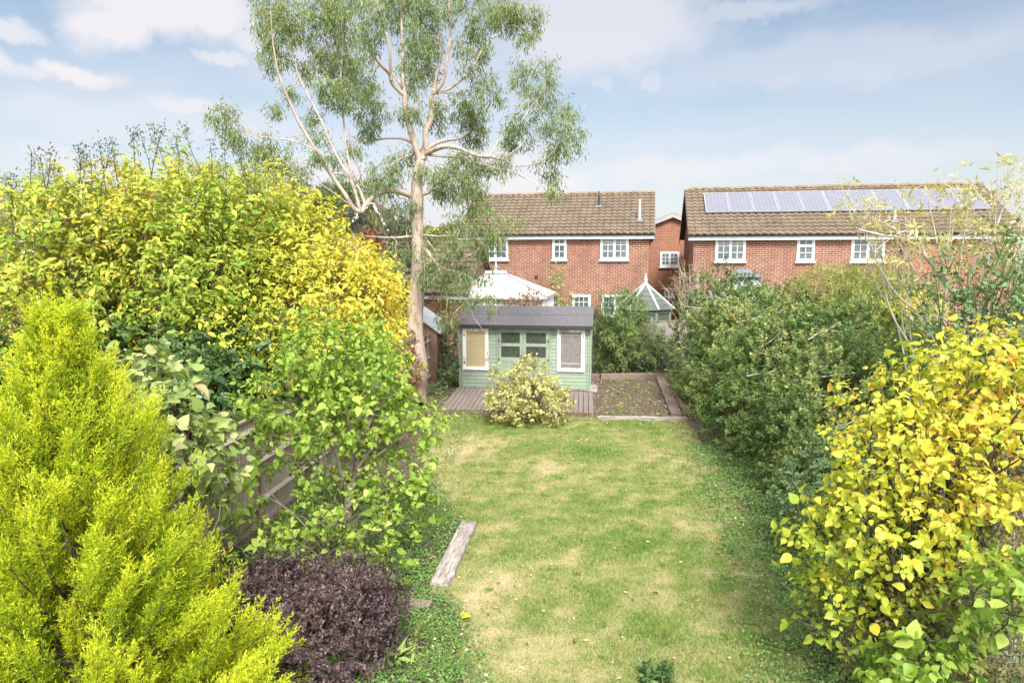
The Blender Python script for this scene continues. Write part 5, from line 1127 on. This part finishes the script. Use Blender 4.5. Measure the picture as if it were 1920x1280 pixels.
shrub('leafy_shrub', 'russet sparse-leaved shrub behind the roof of the summerhouse', 'shrub', [E(1000, 568, 26.3, 26, 22, .5), E(970, 572, 26.3, 22, 16, .5), E(990, 552, 26.3, 18, 12, .3)], 150, 10, .07, .045, M['autumn'], M['twig'], [P(990, 640, 26.3), P(970, 640, 26.3)], 'rh', 26, None, .012, 20, None, length=.2, inner=.4)
shrub('climbing_plant', 'thin brownish climber on the brick wall under the narrow window', 'climber', [E(1045, 520, 30.9, 12, 30, .15), E(1045, 560, 30.9, 30, 20, .15), E(1020, 555, 30.9, 20, 14, .12), E(1062, 568, 30.9, 20, 16, .12)], 130, 11, .08, .05, M['hedge_light'], M['twig'], [P(1045, 640, 30.9)], 'rh', 18, None, .012, 21, None, length=.2, inner=.4, lump=.4)
shrub('leafy_shrub', 'fine dry straw-coloured shrub above the far end of the hedge', 'shrub', [E(1290, 515, 26.5, 26, 20, .5), E(1320, 530, 26.5, 22, 18, .5), E(1270, 545, 26.5, 18, 16, .4)], 150, 12, .07, .02, M['autumn'], M['pale_twig'], [P(1295, 640, 26.5), P(1310, 640, 26.5)], 'lin', 50, None, .012, 22, None, length=.3, up=.9, inner=.4)

# ------------------------------------------------------------ the right-hand hedge and beyond
def W(x, y, z, rx, ry, rz): return (np.array([x, y, z], float), np.array([rx, ry, rz], float))
hg = 'shrubs of the tall hedge along the right of the lawn'
shrub('hedge_shrub', 'dense dark green hedge shrub at the far end, next to the bare bed', 'hedge shrub', [W(4.5, 22.8, 1.3, 1.45, 1.5, 1.5), W(4.35, 22.3, 2.6, 1.25, 1.3, 1.3), W(4.9, 22.6, 2.2, 1.4, 1.4, 1.4), W(5.4, 22.5, 2.3, 1.3, 1.2, 1.2), W(3.7, 21.0, .8, .9, 1.2, .9)], 2700, 30, .057, .034, M['hedge'], M['dark_twig'], [(4.9, 22.8)], 'rh', 20, hg, .035, 23, lump_col(23, .45, .4, 3), n_twig=80, length=.15, up=.6, droop=.0, lump=.32, inner=.1, ls=5, n_out=30, out_len=1.8, splay=.95, face=.9, jit=.3)
shrub('hedge_shrub', 'sunlit olive green hedge shrub below the lead-capped conservatory roof', 'hedge shrub', [W(4.6, 19.6, 1.2, 1.7, 1.6, 1.4), W(4.5, 19.2, 2.3, 1.3, 1.3, 1.1), W(5.7, 19.5, 2.4, 1.4, 1.2, 1.1), W(3.75, 18.6, .8, 1., 1.2, .95)], 3300, 30, .055, .033, M['hedge'], M['dark_twig'], [(5.1, 19.6)], 'rh', 20, hg, .035, 24, lump_col(24, .6, .4, 3), n_twig=90, length=.15, up=.6, droop=.0, lump=.34, inner=.1, ls=5, n_out=30, out_len=1.8, splay=.95, face=.9, jit=.3)
shrub('hedge_shrub', 'broad grey-green hedge shrub in the middle of the hedge, touching the lawn', 'hedge shrub', [W(4.7, 16.3, 1.1, 1.7, 1.6, 1.3), W(4.6, 15.9, 2.0, 1.4, 1.3, 1.1), W(6.0, 16.3, 2.3, 1.5, 1.4, 1.0), W(3.9, 15.6, .7, 1., 1.2, .9)], 3600, 30, .052, .031, M['hedge'], M['dark_twig'], [(5.1, 16.3)], 'rh', 22, hg, .035, 25, lump_col(25, .5, .4, 3), n_twig=100, length=.15, up=.6, droop=.0, lump=.36, inner=.1, ls=5, n_out=30, out_len=1.8, splay=.95, face=.9, jit=.3)
shrub('hedge_shrub', 'nearest dark hedge shrub with a shadowy hollow, left of the yellow-leaved bush', 'hedge shrub', [W(5.0, 12.9, 1.0, 1.7, 1.6, 1.2), W(4.8, 12.7, 1.8, 1.3, 1.2, 1.0), W(6.2, 13.2, 2.0, 1.5, 1.4, 1.0), W(4.3, 12.0, .6, .9, 1.1, .8)], 3900, 30, .048, .029, M['hedge'], M['dark_twig'], [(5.3, 12.9)], 'rh', 22, hg, .035, 26, lump_col(26, .42, .4, 3), n_twig=110, length=.15, up=.6, droop=.0, lump=.36, inner=.1, ls=5, n_out=30, out_len=1.8, splay=.95, face=.9, jit=.3)
shrub('feathery_bush', 'tall feathery yellow-green bush rising behind the middle of the hedge', 'bush', [E(1560, 570, 19, 70, 55, 1.2), E(1640, 560, 19, 70, 50, 1.2), E(1600, 610, 18.5, 90, 60, 1.2), E(1510, 600, 19, 40, 40, .8), E(1690, 600, 18.5, 50, 60, 1.)], 1500, 26, .11, .018, M['hedge_light'], M['twig'],
      [P(1600, 640, 19), P(1560, 640, 19)], 'lin', 34, None, .03, 27, lump_col(27, .4), n_twig=160, length=.38, up=.9, droop=.1, inner=.3, lump=.3)
shrub('leafy_shrub', 'yellow autumn shrub glowing between the hedge and the right-hand trees', 'shrub', [E(1700, 610, 15, 34, 36, .7), E(1730, 580, 15, 24, 26, .5), E(1690, 640, 15, 24, 20, .5)], 420, 18, .06, .035, M['yellow'], M['twig'], [P(1700, 640, 15)], 'rh', 12, None, .02, 28, None, length=.2, inner=.3)
shrub('leafy_shrub', 'blue-green small-leaved shrub where the hedge meets the yellow-leaved bush', 'shrub', [E(1540, 900, 9.6, 50, 60, .6), E(1580, 860, 9.8, 50, 50, .6), E(1500, 960, 9.3, 40, 40, .5), E(1630, 900, 9.4, 50, 80, .6)], 520, 24, .045, .03, M['bush_green'], M['green_stem'], [G(1560, 1010), G(1530, 1000)], 'rh', 16, None, .014, 29, None, n_twig=50, length=.18, up=.6, inner=.3)
shrub('evergreen_shrub', 'glossy dark green open shrub near the right edge, below the pale-leaved tree', 'shrub',
      [E(1800, 520, 9.5, 60, 50, .7), E(1870, 540, 9.2, 60, 60, .7), E(1850, 610, 9, 80, 60, .8), E(1900, 480, 9.4, 50, 50, .7), E(1780, 590, 9.6, 50, 50, .6), E(1780, 650, 9.4, 60, 50, .6), E(1900, 680, 9, 60, 60, .6)], 380, 14, .058, .033, M['darkshrub'], M['green_stem'],
      [P(1820, 640, 9.4), P(1800, 640, 9.5), P(1870, 640, 9.2)], 'rh', 40, None, .026, 30, lump_col(30, .5), n_twig=160, length=.26, up=.7, droop=.1, inner=.35, lump=.35)
def _creamtrunk(t):
    T = Tubes()
    b = P(1850, 640, 10.8); b[2] = -.05
    for pts, r in [([None, (1830, 620), (1780, 540), (1735, 480), (1700, 450), (1650, 440), (1610, 430)], .05), ([None, (1850, 600), (1850, 500), (1870, 420), (1900, 340)], .045), ([(1735, 480), (1720, 445), (1690, 435), (1640, 470)], .02), ([(1780, 540), (1760, 470), (1750, 420), (1740, 380)], .02),
                   ([(1850, 500), (1810, 450), (1790, 400)], .02), ([(1850, 540), (1900, 480), (1930, 420)], .025), ([(1700, 450), (1670, 425), (1620, 400), (1590, 375)], .012), ([(1760, 470), (1800, 440), (1850, 400)], .012)]:
        q = [b if p_ is None else P(*p_, 10.8+rng.uniform(-.15, .15)) for p_ in pts]; T.add(catmull(q, 5), np.linspace(r, r*.25, 5*(len(q)-1)+1), 6, .05)
    T.build('trunk', M['pale_twig'], t)
shrub('deciduous_tree', 'thin tree with pale cream-yellow leaves, overlapping the solar panelled roof', 'tree',
      [E(1860, 400, 10.6, 70, 50, .8), E(1780, 440, 10.6, 60, 34, .7), E(1690, 430, 10.9, 50, 26, .5), E(1640, 410, 11, 40, 24, .4), E(1600, 400, 11.2, 30, 16, .3), E(1720, 480, 10.6, 60, 26, .5), E(1660, 460, 10.8, 40, 20, .4), E(1750, 380, 10.6, 50, 20, .5), E(1850, 340, 10.6, 70, 26, .6),
       E(1900, 460, 10.4, 60, 50, .7), E(1590, 365, 11.2, 24, 12, .3), E(1830, 480, 10.6, 70, 30, .6), E(1740, 510, 10.7, 50, 20, .5), E(1910, 340, 10.4, 40, 40, .5)], 330, 12, .088, .028, M['cream'], M['pale_twig'],
      [P(1760, 520, 10.9), P(1800, 540, 10.8), P(1860, 540, 10.7)], 'lin', 26, None, .022, 31, None, n_twig=200, twigr=.004, length=.2, up=.2, droop=.0, inner=.5, lump=.4, splay=1.2,
      trunk=lambda t: _creamtrunk(t))
by = [E(1800, 690, 6.6, 60, 46, .4), E(1900, 660, 6.4, 50, 40, .4), E(1540, 1010, 6.4, 40, 40, .4), E(1750, 750, 6.4, 70, 70, .45), E(1660, 790, 6.5, 70, 60, .45), E(1830, 720, 6.2, 70, 60, .45), E(1900, 760, 6., 60, 80, .5), E(1640, 880, 6.3, 70, 60, .5), E(1740, 880, 6., 110, 80, .6), E(1860, 860, 5.8, 90, 90, .6), E(1600, 960, 6.3, 60, 50, .4), E(1700, 990, 6., 100, 60, .5),
      E(1560, 1040, 6.4, 55, 50, .4), E(1640, 1060, 6.1, 80, 50, .5), E(1560, 1130, 6.4, 50, 50, .4), E(1650, 1150, 6.1, 60, 50, .4), E(1800, 980, 5.9, 60, 60, .5)]
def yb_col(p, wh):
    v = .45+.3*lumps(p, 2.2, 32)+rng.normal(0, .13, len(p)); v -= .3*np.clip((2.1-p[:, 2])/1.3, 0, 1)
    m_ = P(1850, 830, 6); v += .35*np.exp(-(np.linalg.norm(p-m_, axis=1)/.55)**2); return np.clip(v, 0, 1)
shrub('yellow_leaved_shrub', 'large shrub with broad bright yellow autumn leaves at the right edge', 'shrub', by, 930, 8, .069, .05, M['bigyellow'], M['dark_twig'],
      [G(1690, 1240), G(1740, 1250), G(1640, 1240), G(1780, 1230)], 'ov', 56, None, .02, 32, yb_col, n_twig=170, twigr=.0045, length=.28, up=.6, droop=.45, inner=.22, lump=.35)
shrub('leafy_shrub', 'bright lime-leaved low shrub at the bottom right of the garden', 'shrub', [E(1740, 1240, 5.2, 60, 40, .3), E(1690, 1262, 5.2, 50, 30, .3), E(1880, 1130, 4.9, 50, 50, .3), E(1905, 1080, 5., 30, 40, .2), E(1800, 1190, 5.2, 30, 20, .2)], 120, 8, .08, .06, M['fresh'], M['green_stem'],
      [G(1740, 1330), G(1860, 1330)], 'ov', 20, None, .01, 33, None, n_twig=40, twigr=.004, length=.2, up=.5, droop=.3)
shrub('undergrowth', 'tangled brown and dark green undergrowth beneath the yellow-leaved shrub', 'undergrowth', [E(1850, 1080, 6., 110, 110, .6), E(1780, 1160, 5.9, 110, 90, .6), E(1900, 1000, 6.2, 80, 90, .5), E(1880, 1220, 5.6, 90, 70, .5), E(1600, 1190, 6.3, 70, 50, .4), E(1700, 1100, 6.3, 90, 80, .4), E(1820, 900, 6.6, 110, 110, .4)], 1300, 15, .045, .022, M['under'], M['pale_twig'],
      [G(1850, 1280), G(1780, 1270), G(1900, 1250)], 'rh', 90, None, .008, 34, lump_col(34, .5), n_twig=260, twigr=.003, length=.22, up=.8, inner=.5, lump=.3)
shrub('dark_seedling', 'small dark green leafy plant at the bottom edge of the lawn', 'plant', [(G(1226, 1285)+np.array([0, 0, .08]), np.array([.15, .15, .13]))], 60, 14, .04, .03, M['ivy'], M['green_stem'], [G(1226, 1285)], 'rh', 6, None, .006, 35, None, length=.08)
shrub('silver_plant', 'small silvery-leaved plant beside the purple bush', 'plant', [(G(748, 1235)+np.array([0, 0, .14]), np.array([.14, .14, .16])), (G(735, 1270)+np.array([0, 0, .1]), np.array([.1, .1, .12]))], 18, 9, .12, .03, M['pale_big'], M['green_stem'], [G(748, 1250)], 'lin', 6, None, .006, 36, None, length=.14)

# bare pale branches poking out of the hedge
def bare_twigs():
    hs = [o for o in bpy.data.objects if o.get('category') == 'hedge shrub']
    for (pts, d, k) in [([(1590, 700), (1530, 708), (1487, 712)], 12.2, 3), ([(1620, 720), (1580, 740), (1490, 744)], 12, 3), ([(1600, 660), (1570, 700), (1510, 706)], 12.2, 3), ([(1640, 770), (1600, 790), (1565, 800)], 10.6, 3), ([(1560, 900), (1600, 860), (1640, 840)], 10.3, 3),
                        ([(1530, 680), (1565, 678), (1578, 662)], 12.6, 3), ([(1380, 605), (1420, 595), (1440, 585)], 17.2, 1), ([(1510, 640), (1545, 620), (1580, 622)], 14.2, 2), ([(1400, 705), (1430, 700), (1480, 706)], 14.2, 2), ([(1330, 580), (1290, 575), (1275, 570)], 20.5, 0), ([(1430, 650), (1450, 635), (1462, 625)], 15.4, 2)]:
        T = Tubes(); c = catmull([P(x, y, d+.04*i) for i, (x, y) in enumerate(pts)], 4); T.add(c, np.linspace(.012, .005, len(c)), 5); T.add(np.array([c[4], (c[4]+c[6])/2+np.array([.06, 0, .07]), c[6]+np.array([.14, 0, .2])]), [.006, .005, .003], 4)
        T.build('bare_branch', M['pale_twig'], hs[k])
bare_twigs()
